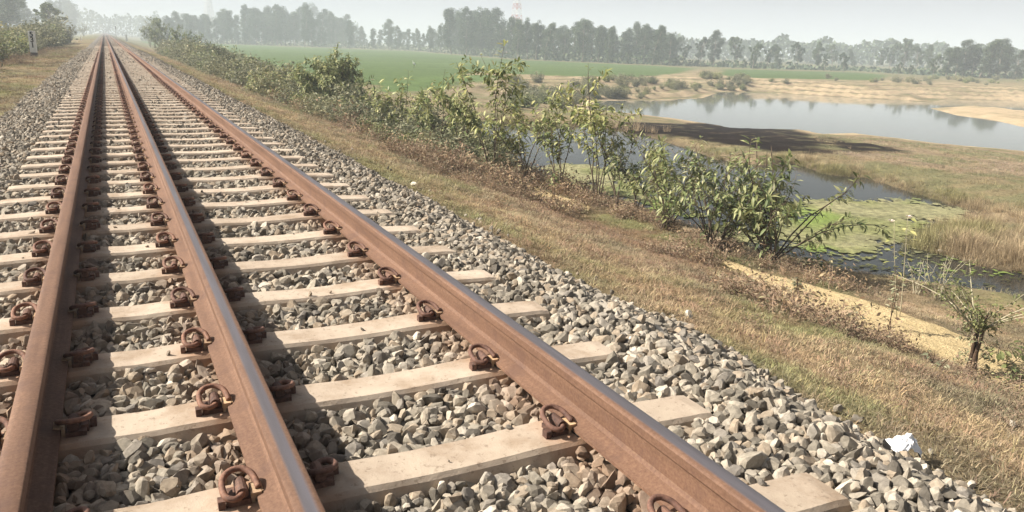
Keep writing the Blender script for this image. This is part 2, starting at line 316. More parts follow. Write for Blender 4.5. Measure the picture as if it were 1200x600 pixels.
C_DRY = np.array([.29, .225, .145]); C_GRN = np.array([.20, .205, .095]); C_BRN = np.array([.22, .15, .10]); C_FLD = np.array([.095, .15, .05])
C_BUR = np.array([.015, .010, .009]); C_SAND = np.array([.50, .40, .28]); C_TAN = np.array([.34, .27, .19]); C_MUD = np.array([.13, .10, .07]); C_OLV = np.array([.20, .195, .11])
def lerp(a, b, w): return a*(1-w[..., None])+b*w[..., None]
def tint(x, y):
    n = fbm(x*.45, y*.45, 3, 4); n2 = fbm(x*1.7, y*1.7, 9, 4); nb = fbm(x*.06, y*.06, 13, 3)
    c = np.broadcast_to(C_DRY, x.shape+(3,)).copy()
    c = lerp(c, C_GRN, sstep(.46, .62, n)*.8)
    c = lerp(c, C_BRN, sstep(.5, .68, n2)*.8)
    c = lerp(c, np.array([.19, .165, .11]), sstep(.5, .62, fbm(x*1.1+7, y*1.1, 37, 4))*.7)
    c = lerp(c, C_BRN, sstep(3.6, 5.2, x)*(1-sstep(6.2, 6.6, x))*sstep(3.0, 6, y)*sstep(.35, .6, n2+.1)*.9)
    c = lerp(c, np.array([.38, .285, .175]), sstep(1.4, 2.2, x)*(1-sstep(2.6, 3.6, x))*.4)
    c = lerp(c, C_GRN, sstep(1.5, 1.7, x)*(1-sstep(1.9, 2.3, x))*sstep(.45, .6, fbm(x*.5, y*.7, 44, 2))*.55)
    c = lerp(c, np.array([.36, .27, .18]), sstep(6.9, 7.4, x)*sstep(.3, .5, n2)*.75)
    # land between and beyond the ponds
    w = sstep(9, 11, x)
    land = lerp(np.broadcast_to(C_TAN*(.62+.5*n2)[..., None], c.shape), C_OLV, sstep(.40, .56, n)*.95)
    land = lerp(land, C_DRY*1.0, sstep(.52, .66, fbm(x*.3, y*.9, 51, 3))*.6)
    c = lerp(c, land, w)
    d2 = np.maximum(sdf(x, y, P2), -sdf(x, y, SPIT)); d1 = sdf(x, y, P1)
    farside = sstep(68, 84, x*.55+y*.83)*w
    c = lerp(c, C_SAND, farside*(1-sstep(5, 11, d2+6*(fbm(x*.15, y*.15, 61, 3)-.5)))*sstep(.45, .56, fbm(x*.10, y*.35, 71, 3)+.25*(fbm(x*.5,y*.9,72,3)-.5)))
    tq = (.137*np.maximum(d2-.2, 0))/.42+.9*(fbm(x*.09, y*.09, 81, 4)-.5); fr = tq-np.floor(tq)
    c = lerp(c, C_SAND*.95, farside*(1-sstep(26, 34, d2))*sstep(.5, .66, fr)*(.35+.6*sstep(.4, .55, fbm(x*.2, y*.2, 74, 3))))
    c = lerp(c, C_OLV*.85, farside*(1-sstep(20, 30, d2))*(1-sstep(.3, .5, fr))*sstep(.38, .5, fbm(x*.3, y*.3, 75, 3))*.9)
    c = lerp(c, np.array([.20, .15, .11]), farside*(1-sstep(24, 32, d2))*sstep(.36, .5, fr)*(1-sstep(.5, .58, fr))*.9)
    c = lerp(c, C_SAND, w*(sdf(x, y, SPIT) < .3)*(.5+.5*sstep(.4, .6, fbm(x*.3, y*.3, 76, 3))))
    c = lerp(c, C_TAN*1.15, .4*farside*sstep(9, 14, d2)*(1-sstep(20, 34, d2))*sstep(.42, .55, fbm(x*.12+4, y*.3, 73, 4))*.8)
    c = lerp(c, C_SAND, w*(1-farside)*(1-sstep(.6, 2.6, d2+1.5*(n2-.5)))*.85)
    c = lerp(c, C_MUD, w*(1-sstep(.05, .5, np.abs(d1)))*.8)
    far = sstep(150, 220, np.hypot(x, y))
    c = lerp(c, C_OLV*.9, far)
    for F in (FLD1, FLD2, FLD3):
        c = lerp(c, C_FLD*(1.15 if F is FLD3 else 1)*(.82+.36*fbm(x*.02, y*.25, 47, 3))[..., None], (1-sstep(-1., 1., sdf(x, y, F)+3*(n-.5)))*(x > 12))
    for B in (BURN1, BURN2):
        k = 1-sstep(-.5, .5, sdf(x, y, B)+1.6*(n2-.5)+1.2*(n-.5))
        k = k*(1-.6*sstep(.66, .76, fbm(x*.5, y*2.4, 88, 3)))
        c = lerp(c, C_BUR*(.7+.8*vnoise(x*1.5, y*1.5, 5))[..., None], k)
    return c
def gs(a, b, h0, g=1.0):
    o = [a]; h = h0
    while o[-1] < b: o.append(o[-1]+h); h *= g
    return o
gx = sorted(set([-q for q in gs(8, 2600, .3, 1.16)] + gs(-8, 12, .13) + gs(12.1, 140, .25, 1.008) + gs(141, 3600, 3, 1.2)))
gy = sorted(set([-q for q in gs(2, 300, .5, 1.4)] + gs(-2, 22, .15) + gs(22.1, 125, .22, 1.007) + gs(126, 3600, 2, 1.12)))
GX, GY = np.meshgrid(gx, gy); GZ = H(GX, GY); TT = tint(GX, GY)
ny, nx = GX.shape; idx = np.arange(ny*nx).reshape(ny, nx)
quads = np.stack([idx[:-1, :-1], idx[:-1, 1:], idx[1:, 1:], idx[1:, :-1]], -1).reshape(-1, 4)
qx = (GX[:-1, :-1]+GX[1:, 1:]).ravel()/2; qy = (GY[:-1, :-1]+GY[1:, 1:]).ravel()/2
isf = ((sdf(qx, qy, FLD1) < 0) | (sdf(qx, qy, FLD2) < 0) | (sdf(qx, qy, FLD3) < 0)) & (qx > 12)
isb = (sdf(qx, qy, BURN1) < 0) | (sdf(qx, qy, BURN2) < 0)
VS = np.stack([GX, GY, GZ], -1).reshape(-1, 3); TC = np.concatenate([TT.reshape(-1, 3), np.ones((ny*nx, 1))], 1)
def sub_mesh(name, q, verts, cols, m):
    used, inv = np.unique(q, return_inverse=True); q = inv.reshape(q.shape)
    me = bpy.data.meshes.new(name); me.vertices.add(len(used)); me.vertices.foreach_set('co', verts[used].astype(np.float32).ravel())
    me.loops.add(q.size); me.loops.foreach_set('vertex_index', q.ravel().astype(np.int32))
    me.polygons.add(len(q)); me.polygons.foreach_set('loop_start', np.arange(0, q.size, 4, dtype=np.int32)); me.polygons.foreach_set('loop_total', np.full(len(q), 4, dtype=np.int32))
    me.update(calc_edges=True); me.validate()
    if cols is not None:
        a = me.color_attributes.new('tint', 'FLOAT_COLOR', 'POINT'); a.data.foreach_set('color', cols[used].astype(np.float32).ravel())
    me.polygons.foreach_set('use_smooth', np.ones(len(q), bool)); me.materials.append(m); return me
obj('ground', sub_mesh('ground', quads[~(isf | isb)], VS, TC, MG), kind='structure')
obj('green_field', sub_mesh('green_field', quads[isf & ~isb], VS, TC, MG), kind='structure')
obj('burnt_ground', sub_mesh('burnt_ground', quads[isb], VS, TC, MG), kind='structure')

def cells(x0, x1, y0, y1, h, keep, z):
    X, Y = np.meshgrid(np.arange(x0, x1, h), np.arange(y0, y1, h)); n_, m_ = X.shape; I = np.arange(X.size).reshape(n_, m_)
    Q = np.stack([I[:-1, :-1], I[:-1, 1:], I[1:, 1:], I[1:, :-1]], -1).reshape(-1, 4)
    k = keep((X[:-1, :-1]+h/2).ravel(), (Y[:-1, :-1]+h/2).ravel()); Zv = np.full(X.shape, z) if np.isscalar(z) else z(X, Y)
    return Q[k], np.stack([X, Y, Zv], -1).reshape(-1, 3)
A1 = np.array(P1); A2 = np.array(P2)
Q, V = cells(A1[:, 0].min()-1, A1[:, 0].max()+1, A1[:, 1].min()-1, A1[:, 1].max()+1, .3, lambda x, y: sdf(x, y, P1) < .6, WN)
obj('near_pond_water', sub_mesh('near_pond_water', Q, V, None, m_water('near_water', (.028, .030, .028), .06, 2.2, .02)), kind='structure')
Q, V = cells(A2[:, 0].min()-3, A2[:, 0].max()+3, A2[:, 1].min()-3, A2[:, 1].max()+3, 1.5, lambda x, y: np.maximum(sdf(x, y, P2), -sdf(x, y, SPIT)) < 1.6, WF)
obj('far_pond_water', sub_mesh('far_pond_water', Q, V, None, m_water('far_water', (.14, .15, .13), .05, .6, .01)), kind='structure')

# floating weed on the near pond
AL1 = [at(u, v, WN) for u, v in [(905, 246), (945, 232), (1020, 232), (1070, 236), (1110, 246), (1120, 256), (1085, 268), (1068, 285), (1050, 300), (1010, 300), (960, 292), (930, 284), (880, 268)]]
AL2 = [at(u, v, WN) for u, v in [(640, 196), (700, 192), (745, 206), (790, 232), (860, 262), (930, 286), (900, 292), (830, 272), (760, 246), (690, 226), (645, 210)]]
AL3 = [at(u, v, WN) for u, v in [(905, 290), (960, 298), (1010, 306), (1070, 318), (1120, 330), (1060, 330), (1000, 322), (940, 308), (900, 300)]]
AL4 = [at(u, v, WN) for u, v in [(1060, 296), (1110, 298), (1150, 310), (1230, 330), (1240, 350), (1150, 330), (1090, 308)]]
def weed_keep(x, y):
    n = (fbm(x*1.1, y*1.1, 91, 4)-.5)*.75+(fbm(x*4.5, y*4.5, 92, 3)-.5)*.5; f = vnoise(x*15, y*15, 97)
    s = np.zeros(x.shape, bool)
    for P, lim in ((AL1, -.1), (AL2, -.1), (AL3, .0), (AL4, 0.)):
        d = sdf(x, y, P)+2.6*n; k = sstep(.5, -.6, d) if False else 1-sstep(-.6, .5, d)
        k = np.where((P is AL3) | (P is AL4), .30*(sdf(x, y, P) < .4+n), k)
        s |= (k*(.92 if P is AL1 else .86 if P is AL2 else 1.)) > f*.8+.2*vnoise(x*2.2, y*2.2, 98)
    return s & (sdf(x, y, P1) < .15)
Q, V = cells(A1[:, 0].min(), 30, A1[:, 1].min(), 40, .055, weed_keep, WN+.012)
V[:, 2] += (vnoise(V[:, 0]*14, V[:, 1]*14, 7))*.012; V[:, :2] += (np.stack([vnoise(V[:, 0]*31, V[:, 1]*31, 3), vnoise(V[:, 0]*31, V[:, 1]*31, 4)], -1)-.5)*.085
wc = lerp(np.broadcast_to(np.array([.25, .265, .13]), (len(V), 3)), np.array([.31, .305, .185]), sstep(.4, .6, fbm(V[:, 0]*.8, V[:, 1]*.8, 15, 3)))
dk = np.minimum(sdf(V[:, 0], V[:, 1], AL1), sdf(V[:, 0], V[:, 1], AL2)); wc = wc*(1-.68*sstep(.2, 1., dk))[:, None]; wc = wc*(.62+.7*vnoise(V[:, 0]*11, V[:, 1]*11, 19))[:, None]; wc = lerp(wc, np.array([.22, .30, .09]), sstep(.55, .72, fbm(V[:, 0]*.5+9, V[:, 1]*.5, 25, 3)))
obj('pond_weed', sub_mesh('pond_weed', Q, V, np.concatenate([wc, np.ones((len(V), 1))], 1), MG), kind='stuff', label='matted green weed floating on the near pond', cat='pond weed')

# footpath along the foot of the bank
pv = []; pf = []; ys = gs(1, 60, .14, 1.02)
for i, y in enumerate(ys):
    c = 6.55+.25*(fbm(y*.15, 2., 5, 2)-.5); hw = (.60 if y < 6.5 else max(.0, .60-.26*(y-6.5)) if y < 12.6 else .34 if y < 17 else .12)+(.22 if y < 8 or y > 12.6 else 0)*(float(fbm(y*.9, 7., 6, 3))-.5)
    for j in range(9):
        x = c+hw*(j/4-1)+(.12*(float(vnoise(y*4, j, 8))-.5) if j in (0, 8) else 0)
        pv.append((x, y, gz(x, y)+(.014 if 0 < j < 8 else -.01)))
    if i and hw > .03: pf += [((i-1)*9+j, (i-1)*9+j+1, i*9+j+1, i*9+j) for j in range(8)]
pm = bpy.data.meshes.new('footpath'); pm.from_pydata([tuple(map(float, q)) for q in pv], [], pf); pm.materials.append(MPATH)
pm.polygons.foreach_set('use_smooth', np.ones(len(pf), bool)); obj('footpath', pm, kind='structure')

# ------------------------------------------------------------------ ballast
def BZ(x, y):
    x = np.asarray(x, float); wob = (fbm(np.asarray(y)*.9, x*0+1, 77, 3)-.5)
    tr = 1.50+.28*wob; tl = -3.22+.35*wob
    z = -.234+.018*(fbm(x*2.2, y*2.2, 41, 3)-.5)*2
    z = z+.02*sstep(.5, .75, x)-.02*sstep(-2.2, -2.7, x)
    z = np.where(x > .82, z-(x-.82)/(tr-.82)*.30, z)
    z = np.where(x < -2.6, z-(-2.6-x)/(-2.6-tl)*.19, z)
    return z
bx = np.array(gs(-3.5, 1.85, .09)); by = np.array(gs(-3, 30, .12)+gs(30.2, 1500, .4, 1.05))
BX, BY = np.meshgrid(bx, by); BZZ = BZ(BX, BY)-.012; n_, m_ = BX.shape; I = np.arange(BX.size).reshape(n_, m_)
Q = np.stack([I[:-1, :-1], I[:-1, 1:], I[1:, 1:], I[1:, :-1]], -1).reshape(-1, 4)
BED = obj('ballast_bed', sub_mesh('ballast_bed', Q, np.stack([BX, BY, BZZ], -1).reshape(-1, 3), None, MBED), kind='structure')

def rock(seed, nsub=1):
    r = random.Random(seed); bm = bmesh.new(); bmesh.ops.create_icosphere(bm, subdivisions=nsub+1, radius=1)
    cuts = [(Vector((r.gauss(0, 1), r.gauss(0, 1), r.gauss(0, 1))).normalized(), r.uniform(.36, .72)) for _ in range(10)]
    sx, sy, sz = r.uniform(1.0, 1.4), r.uniform(.75, 1.0), r.uniform(.6, .85)
    for v in bm.verts:
        p = v.co.copy()
        for n_, d in cuts:
            k = p.dot(n_)-d
            if k > 0: p -= n_*k
        p *= 1+r.uniform(-.015, .015); v.co = Vector((p.x*sx, p.y*sy, p.z*sz))*1.42
    me = bpy.data.meshes.new('ballast_stone'); bm.to_mesh(me); bm.free(); me.materials.append(MST); return me
SLY0, SLD = 2.155, .63438     # centre of a sleeper and the spacing
rocks = [rock(i, 0) for i in range(14)]; rocks_hi = [rock(100+i, 1) for i in range(12)]
pts = []
def layer(y0, y1, sp, sc, zoff=0., prob=1.):
    X, Y = np.meshgrid(np.arange(-3.45, 1.8, sp), np.arange(y0, y1, sp))
    X = X.ravel()+rng.uniform(-.48, .48, X.size)*sp; Y = Y.ravel()+rng.uniform(-.48, .48, Y.size)*sp
    wob = fbm(Y*.9, X*0+1, 77, 3)-.5; e = fbm(X*3, Y*3, 17, 2)*.16
    k = (X < 1.46+.28*wob+e) & (X > -3.2+.35*wob-e) & (rng.random(X.size) < prob)
    X, Y = X[k], Y[k]; s = sc*np.clip(rng.lognormal(0, .22, X.size), .55, 1.5)
    ph = (Y-SLY0)/SLD; dy = np.abs(ph-np.round(ph))*SLD
    over = (dy < .112+s*.25) & (X > -2.30-s*.3) & (X < .52+s*.3)
    railk = (np.abs(X) < .09) | (np.abs(X+1.07) < .09) | (np.abs(X+1.746) < .09)
    k = ~over; X, Y, s, dy, railk = X[k], Y[k], s[k], dy[k], railk[k]
    Z = BZ(X, Y)+zoff+rng.uniform(-.014, .013, X.size)-.012*np.clip((s/.03)-1, 0, 1)
    Z = np.where(railk, np.minimum(Z, -.176-s*.95), Z)
    pts.append(np.stack([X, Y, Z, s], -1))
layer(.6, 7, .033, .0235, 0); layer(.6, 7, .058, .027, .012, .66)
layer(7, 18, .040, .026, 0); layer(7, 18, .080, .030, .012, .5)
layer(18, 40, .058, .036, 0); layer(40, 75, .09, .05, .0)
P = np.concatenate(pts)
nx_ = 110; kx = rng.uniform(-2.2, .45, nx_); ky = SLY0+rng.integers(-1, 30, nx_)*SLD+rng.uniform(-.09, .09, nx_); ks = rng.uniform(.004, .016, nx_)
ok = np.minimum(np.minimum(np.abs(kx), np.abs(kx+1.07)), np.abs(kx+1.746)) > .19; P = np.concatenate([P, np.stack([kx, ky, -.188+ks*.45, ks], -1)[ok]])
# stray stones on sleepers and in the grass beside the toe
ex = rng.uniform(1.5, 2.3, 160); ey = rng.uniform(1, 16, 160); P = np.concatenate([P, np.stack([ex, ey, H(ex, ey)+.012, rng.uniform(.012, .026, 160)], -1)[rng.random(160) < np.exp(-(ex-1.5)*3)]])
D = P[:, :3]-CAM; dz = D@FW; uu = 600+CF*(D@RT)/dz; vv = 300-CF*(D@UP)/dz
inview = (dz > 0) & (uu > -5) & (uu < 1205) & (vv > 0) & (vv < 606)
size = np.where(inview, P[:, 3]/np.maximum(dz, .1), 0); order = np.argsort(-size); single = order[:300]; rest = np.setdiff1d(np.arange(len(P)), single)
rr = random.Random(5)
for i in single:
    x, y, z, s = P[i]; o = bpy.data.objects.new('ballast_stone', rr.choice(rocks_hi)); COL.objects.link(o); o.parent = BED
    o.location = (x, y, z); o.scale = (s, s, s); o.rotation_euler = (rr.gauss(0, .9), rr.gauss(0, .9), rr.uniform(0, 6.28))

def scatter(name, P, rot, scale, protos, tints=None, label=None, cat=None):
    """a point mesh whose points become instances of the given meshes; one object of kind stuff"""
    me = bpy.data.meshes.new(name); me.vertices.add(len(P)); me.vertices.foreach_set('co', P.astype(np.float32).ravel())
    def attr(n, typ, key, data):
        a = me.attributes.new(n, typ, 'POINT'); a.data.foreach_set(key, np.asarray(data).ravel())
    attr('rot', 'FLOAT_VECTOR', 'vector', rot.astype(np.float32)); attr('scl', 'FLOAT_VECTOR', 'vector', scale.astype(np.float32))
    attr('pick', 'INT', 'value', rng.integers(0, len(protos), len(P)).astype(np.int32))
    if tints is not None: attr('tint', 'FLOAT_COLOR', 'color', np.concatenate([tints, np.ones((len(tints), 1))], 1).astype(np.float32))
    c = bpy.data.collections.new(name+'_kinds')
    for i, m in enumerate(protos): c.objects.link(bpy.data.objects.new('%s_kind_%02d' % (name, i), m))
    g = bpy.data.node_groups.new(name, 'GeometryNodeTree')
    g.interface.new_socket('Geometry', in_out='INPUT', socket_type='NodeSocketGeometry'); g.interface.new_socket('Geometry', in_out='OUTPUT', socket_type='NodeSocketGeometry')
    gi = g.nodes.new('NodeGroupInput'); go = g.nodes.new('NodeGroupOutput'); mp = g.nodes.new('GeometryNodeMeshToPoints')
    ip = g.nodes.new('GeometryNodeInstanceOnPoints'); ci = g.nodes.new('GeometryNodeCollectionInfo'); ci.inputs['Collection'].default_value = c
    ci.inputs['Separate Children'].default_value = True; ci.inputs['Reset Children'].default_value = True
    def na(n, typ):
        a = g.nodes.new('GeometryNodeInputNamedAttribute'); a.data_type = typ; a.inputs[0].default_value = n; return a.outputs[0]
    er = g.nodes.new('FunctionNodeEulerToRotation')
    L = g.links.new; L(gi.outputs[0], mp.inputs[0]); L(mp.outputs[0], ip.inputs['Points']); L(ci.outputs[0], ip.inputs['Instance'])
    ip.inputs['Pick Instance'].default_value = True; L(na('pick', 'INT'), ip.inputs['Instance Index'])
    L(na('rot', 'FLOAT_VECTOR'), er.inputs[0]); L(er.outputs[0], ip.inputs['Rotation']); L(na('scl', 'FLOAT_VECTOR'), ip.inputs['Scale']); L(ip.outputs[0], go.inputs[0])
    o = obj(name, me, kind='stuff', label=label, cat=cat); md = o.modifiers.new('scatter', 'NODES'); md.node_group = g; return o
Pr = P[rest]; n = len(Pr)
near = Pr[:, 1] < 9
for nm, k, pr in (('ballast_gravel', near, rocks_hi), ('distant_gravel', ~near, rocks)):
    q = Pr[k]; m_ = len(q)
    scatter(nm, q[:, :3], np.stack([rng.normal(0, .9, m_), rng.normal(0, .9, m_), rng.uniform(0, 6.28, m_)], -1), np.repeat(q[:, 3:4], 3, 1), pr,
            label='loose grey ballast stones packed between the near sleepers' if nm == 'ballast_gravel' else 'grey ballast stones fading away along the track', cat='gravel')
print('stones', len(P))

# ------------------------------------------------------------------ rails
PROF = [(-.075, -.172), (.075, -.172), (.075, -.161), (.045, -.152), (.018, -.142), (.0095, -.128), (.0085, -.095), (.0095, -.056), (.014, -.047), (.0365, -.037), (.037, -.032), (.0362, -.010), (.033, -.0045), (.026, -.0012), (.012, 0), (-.012, 0), (-.026, -.0012), (-.033, -.0045), (-.0362, -.010), (-.037, -.032), (-.0365, -.037), (-.014, -.047), (-.0095, -.056), (-.0085, -.095), (-.0095, -.128), (-.018, -.142), (-.045, -.152), (-.075, -.161)]
def rail(X0, m, label):
    ys = gs(-4, 30, 1.)+gs(32, 1500, 4, 1.12); b = MB(); k = len(PROF)
    vs = [(X0+x, y, z) for y in ys for x, z in PROF]
    fs = [(i*k+j, i*k+(j+1) % k, (i+1)*k+(j+1) % k, (i+1)*k+j) for i in range(len(ys)-1) for j in range(k)]+[tuple(range(k))]
    b.add(vs, fs); me = b.mesh('rail', m, True); me.set_sharp_from_angle(angle=R(24))
    return obj('rail', me, label=label, cat='rail', group='three rails of the dual gauge track')
rail(-1.746, m_rail('rail_brown', -1.746, .5, .4), 'left rail, dull brown all over its head')
rail(-1.07, m_rail('rail_middle', -1.07, -.015, .019), 'middle rail with a bluish worn band on its head')
rail(0, m_rail('rail_right', 0, -.020, .040), 'right rail, farthest from the other two, with rusty web and grey worn top')

# ------------------------------------------------------------------ sleepers and fastenings
RX = (-1.746, -1.07, 0)
def sleeper_mesh(seed):
    b = MB(); xs = np.linspace(-1.4, 1.4, 57); C = -.882; prof = []; r = random.Random(seed)
    for x in xs:
        X = x+C; seat = max(math.exp(-((X-q)/.34)**4) for q in RX); e = abs(x) > 1.395
        zt = -.193+.010*seat-(.006 if e else 0); wt = .092+.003*seat; ch = .014
        w2 = wt+.006; wb = .120+.006*seat
        j = [r.uniform(-.0012, .0012) for _ in range(6)]
        prof.append([(x, -wb, -.40), (x, -w2-.012+j[0], zt-.052), (x, -w2+j[1], zt-ch), (x, -wt+ch*.6, zt+j[2]*.5), (x, 0, zt+.001), (x, wt-ch*.6, zt+j[3]*.5), (x, w2+j[4], zt-ch), (x, w2+.012+j[5], zt-.052), (x, wb, -.40)])
    k = 9; vs = [p for s in prof for p in s]
    fs = [(i*k+j, (i+1)*k+j, (i+1)*k+j+1, i*k+j+1) for i in range(len(xs)-1) for j in range(k-1)]+[tuple(range(k)), tuple((len(xs)-1)*k+j for j in range(k-1, -1, -1))]
    b.add(vs, fs); return b.mesh('concrete_body', MCON)
SM = [sleeper_mesh(i) for i in range(5)]
def bez(P, n=4):
    """smooth curve through points"""
    P = [Vector(p) for p in P]; P = [P[0]*2-P[1]]+P+[P[-1]*2-P[-2]]; o = []
    for i in range(1, len(P)-2):
        for k in range(n):
            t = k/n; a, b_, c, d = P[i-1:i+3]
            o.append(.5*((2*b_)+(c-a)*t+(2*a-5*b_+4*c-d)*t*t+(3*b_-a-3*c+d)*t**3))
    return o+[P[-2]]
def clip_mesh(n=8, seg=4):
    b = MB()   # x towards the rail, y along it
    b.tube(bez([(-.004, .034, .036), (-.004, -.010, .036), (-.006, -.040, .036), (-.026, -.058, .036), (-.050, -.045, .040), (-.056, -.008, .050), (-.050, .028, .060), (-.026, .054, .066), (.006, .056, .066), (.030, .034, .058), (.040, .004, .046), (.043, -.020, .036)], seg), .0098, n)
    return b.mesh('rail_clip', MRUST, True)
def shoulder_mesh():
    b = MB(); b.box((-.012, 0, .006), (.062, .084, .024)); b.box((-.004, 0, .026), (.034, .056, .030)); b.box((-.038, -.012, .012), (.022, .050, .030))
    b.tube([(-.004, -.036, .036), (-.004, .036, .036)], .0175, 12); b.box((-.062, -.030, .008), (.02, .03, .04))
    me = b.mesh('shoulder', MSHO); return me
def ins_mesh():
    b = MB(); b.box((.026, -.004, .013), (.010, .070, .030)); b.box((.040, -.008, .0285), (.030, .052, .008)); b.box((.034, -.034, .024), (.030, .014, .020))
    return b.mesh('insulator', MINS)
CLIP, SHO, INS = clip_mesh(), shoulder_mesh(), ins_mesh()
def pad_mesh():
    b = MB(); b.box((0, 0, -.1765), (.148, .15, .008)); return b.mesh('rail_pad', m_plain('pad_rubber', (.05, .04, .035)))
PAD = pad_mesh()
def far_fast():
    b = MB(); b.box((-.012, 0, .006), (.062, .084, .024)); b.tube([(-.05, -.04, .03), (-.055, .02, .05), (-.02, .05, .065), (.02, .04, .06), (.04, -.01, .04)], .013, 5); b.box((0, 0, .03), (.04, .05, .03))
    return b.mesh('rail_fastening', MRUST)
FARF = far_fast()
ORD = {-2: 'concrete sleeper cut off by the lower right corner of the photo, nearest one', -1: 'concrete sleeper with the nearest full right end in view, at the lower right', 0: 'cream concrete sleeper, second from the bottom of the photo on the right side', 1: 'cream concrete sleeper, third from the bottom on the right side', 2: 'cream concrete sleeper, fourth from the bottom on the right side', 3: 'cream concrete sleeper, fifth from the bottom on the right side', 4: 'cream concrete sleeper, sixth from the bottom on the right side', 5: 'cream concrete sleeper, seventh from the bottom on the right side', 6: 'cream concrete sleeper, eighth from the bottom on the right side'}
NTH = 'first second third fourth fifth sixth seventh eighth ninth tenth eleventh twelfth thirteenth fourteenth fifteenth sixteenth seventeenth eighteenth nineteenth twentieth'.split()
for k_ in range(7, 18): ORD[k_] = 'cream concrete sleeper, %s from the bottom of the photo counted along the right rail' % NTH[k_+2]
rs = random.Random(3)
for k in range(-3, 132):
    y = SLY0+k*SLD
    if k == -3: continue
    t = empty('sleeper', (-.882, y, 0), rs.uniform(-.004, .004), cat='sleeper', group='concrete sleepers under the three rails',
              label=ORD.get(k, 'cream concrete sleeper in the long even run receding towards the vanishing point'))
    obj('concrete_body', rs.choice(SM), t)
    if k > 85: continue
    for X in RX:
        if k < 12: obj('rail_pad', PAD, t, (X+.882, 0, 0))
        for s in (-1, 1):
            lx = X+.882+s*(.075+.034); lz = -.184; rz = 0 if s < 0 else math.pi
            if k < 42:
                for nm, me in (('shoulder', SHO), ('rail_clip', CLIP), ('insulator', INS)):
                    o = obj(nm, me, t, (lx, 0, lz)); o.rotation_euler = (0, 0, rz+rs.uniform(-.03, .03))
            else:
                o = obj('rail_fastening', FARF, t, (lx, 0, lz)); o.rotation_euler = (0, 0, rz)
b = MB()
for k in range(132, 420): b.box((-.882, SLY0+k*SLD, -.24), (2.8, .17, .06))
obj('distant_sleepers', b.mesh('distant_sleepers', MCON), kind='stuff', label='far concrete sleepers merging into one another near the vanishing point', cat='sleepers')

# ------------------------------------------------------------------ grass
def tuft(seed, nb, h, w, spread, bend=.5, blades=2):
    r = random.Random(seed); b = MB()
    for _ in range(nb):
        a = r.uniform(0, 6.28); rad = spread*math.sqrt(r.random()); x0, y0 = rad*math.cos(a), rad*math.sin(a)
        a2 = a+r.gauss(0, .8); L = h*r.uniform(.5, 1.15); le = bend*r.uniform(.2, 1.6); dx, dy = math.cos(a2), math.sin(a2); px, py = -dy*w/2, dx*w/2
        seg = [(0, 0, 1), (.35*le*L, .5*L, .8), (le*L, L*max(.25, 1-.35*le*le), .08)]
        vs = []
        for d, z, ww in seg: vs += [(x0+dx*d-px*ww, y0+dy*d-py*ww, z-.01), (x0+dx*d+px*ww, y0+dy*d+py*ww, z-.01)]
        b.add(vs, [(0, 1, 3, 2), (2, 3, 5, 4)])
    return b
gp = [tuft(i, 34, .036, .0034, .085, 1.3).mesh('grass_tuft', MBLADE) for i in range(6)]
def band(x0, x1, y0, y1, n):
    return np.stack([rng.uniform(x0, x1, n), rng.uniform(y0, y1, n)], -1)
def gscatter(name, XY, sc, protos, label, tintmul=1., jit=.18, mat_h=1., keep=None, cat='grass'):
    X, Y = XY[:, 0], XY[:, 1]; d1 = sdf(X, Y, P1); d2 = np.maximum(sdf(X, Y, P2), -sdf(X, Y, SPIT))
    k = (d1 > .02) & (d2 > .2)
    wob = fbm(Y*.9, X*0+1, 77, 3)-.5
    k &= (X > 1.50+.28*wob) | (X < -3.25+.35*wob)
    if keep is not None: k &= keep(X, Y)
    X, Y = X[k], Y[k]; sc = np.broadcast_to(sc, XY.shape[:1])[k]
    T = tint(X, Y)*tintmul*(1+rng.normal(0, jit, (len(X), 1)))*(1+rng.normal(0, .05, (len(X), 3)))
    s = sc*rng.lognormal(0, .25, len(X)); m_ = len(X)
    scatter(name, np.stack([X, Y, H(X, Y)-.004], -1), np.stack([rng.normal(0, .15, m_), rng.normal(0, .15, m_), rng.uniform(0, 6.28, m_)], -1),
            np.stack([s, s, s*rng.uniform(.6, 1.2, m_)*mat_h], -1), protos, np.clip(T, 0.01, .9), label, cat); print(name, m_)
nopath = lambda x, y: np.abs(x-6.55-.25*(fbm(y*.15, y*0+2., 5, 2)-.5)) > np.where(y < 6.5, .58, np.where(y < 13, np.maximum(.0, .58-.26*(y-6.5)), .26))+.2*(fbm(x*2, y*2, 66, 3)-.5)
XY = np.concatenate([band(1.4, 9.5, 1, 9, 15000), band(1.4, 9.5, 9, 18, 9000), band(1.4, 9, 18, 40, 9000), band(1.4, 9, 40, 90, 6000),
                     band(-7.5, -3.1, 8, 26, 4500), band(-8, -3.1, 26, 90, 6000)])
sc = np.where(XY[:, 1] < 9, 1., np.where(XY[:, 1] < 18, 1.25, np.where(XY[:, 1] < 40, 1.7, 2.6)))
gscatter('dry_grass', XY, sc, gp, 'short dry brown and green grass matted over the embankment slopes', 1.25, keep=nopath)
# land beyond the near pond
XY = np.concatenate([band(10, 42, 1, 34, 16000)])
gscatter('meadow_grass', XY, 2.0+.0*XY[:, 0], gp, 'thin olive and straw coloured grass on the land between the ponds', 1.25,
         keep=lambda x, y: (sdf(x, y, BURN1) > 0) & (sdf(x, y, BURN2) > 0))
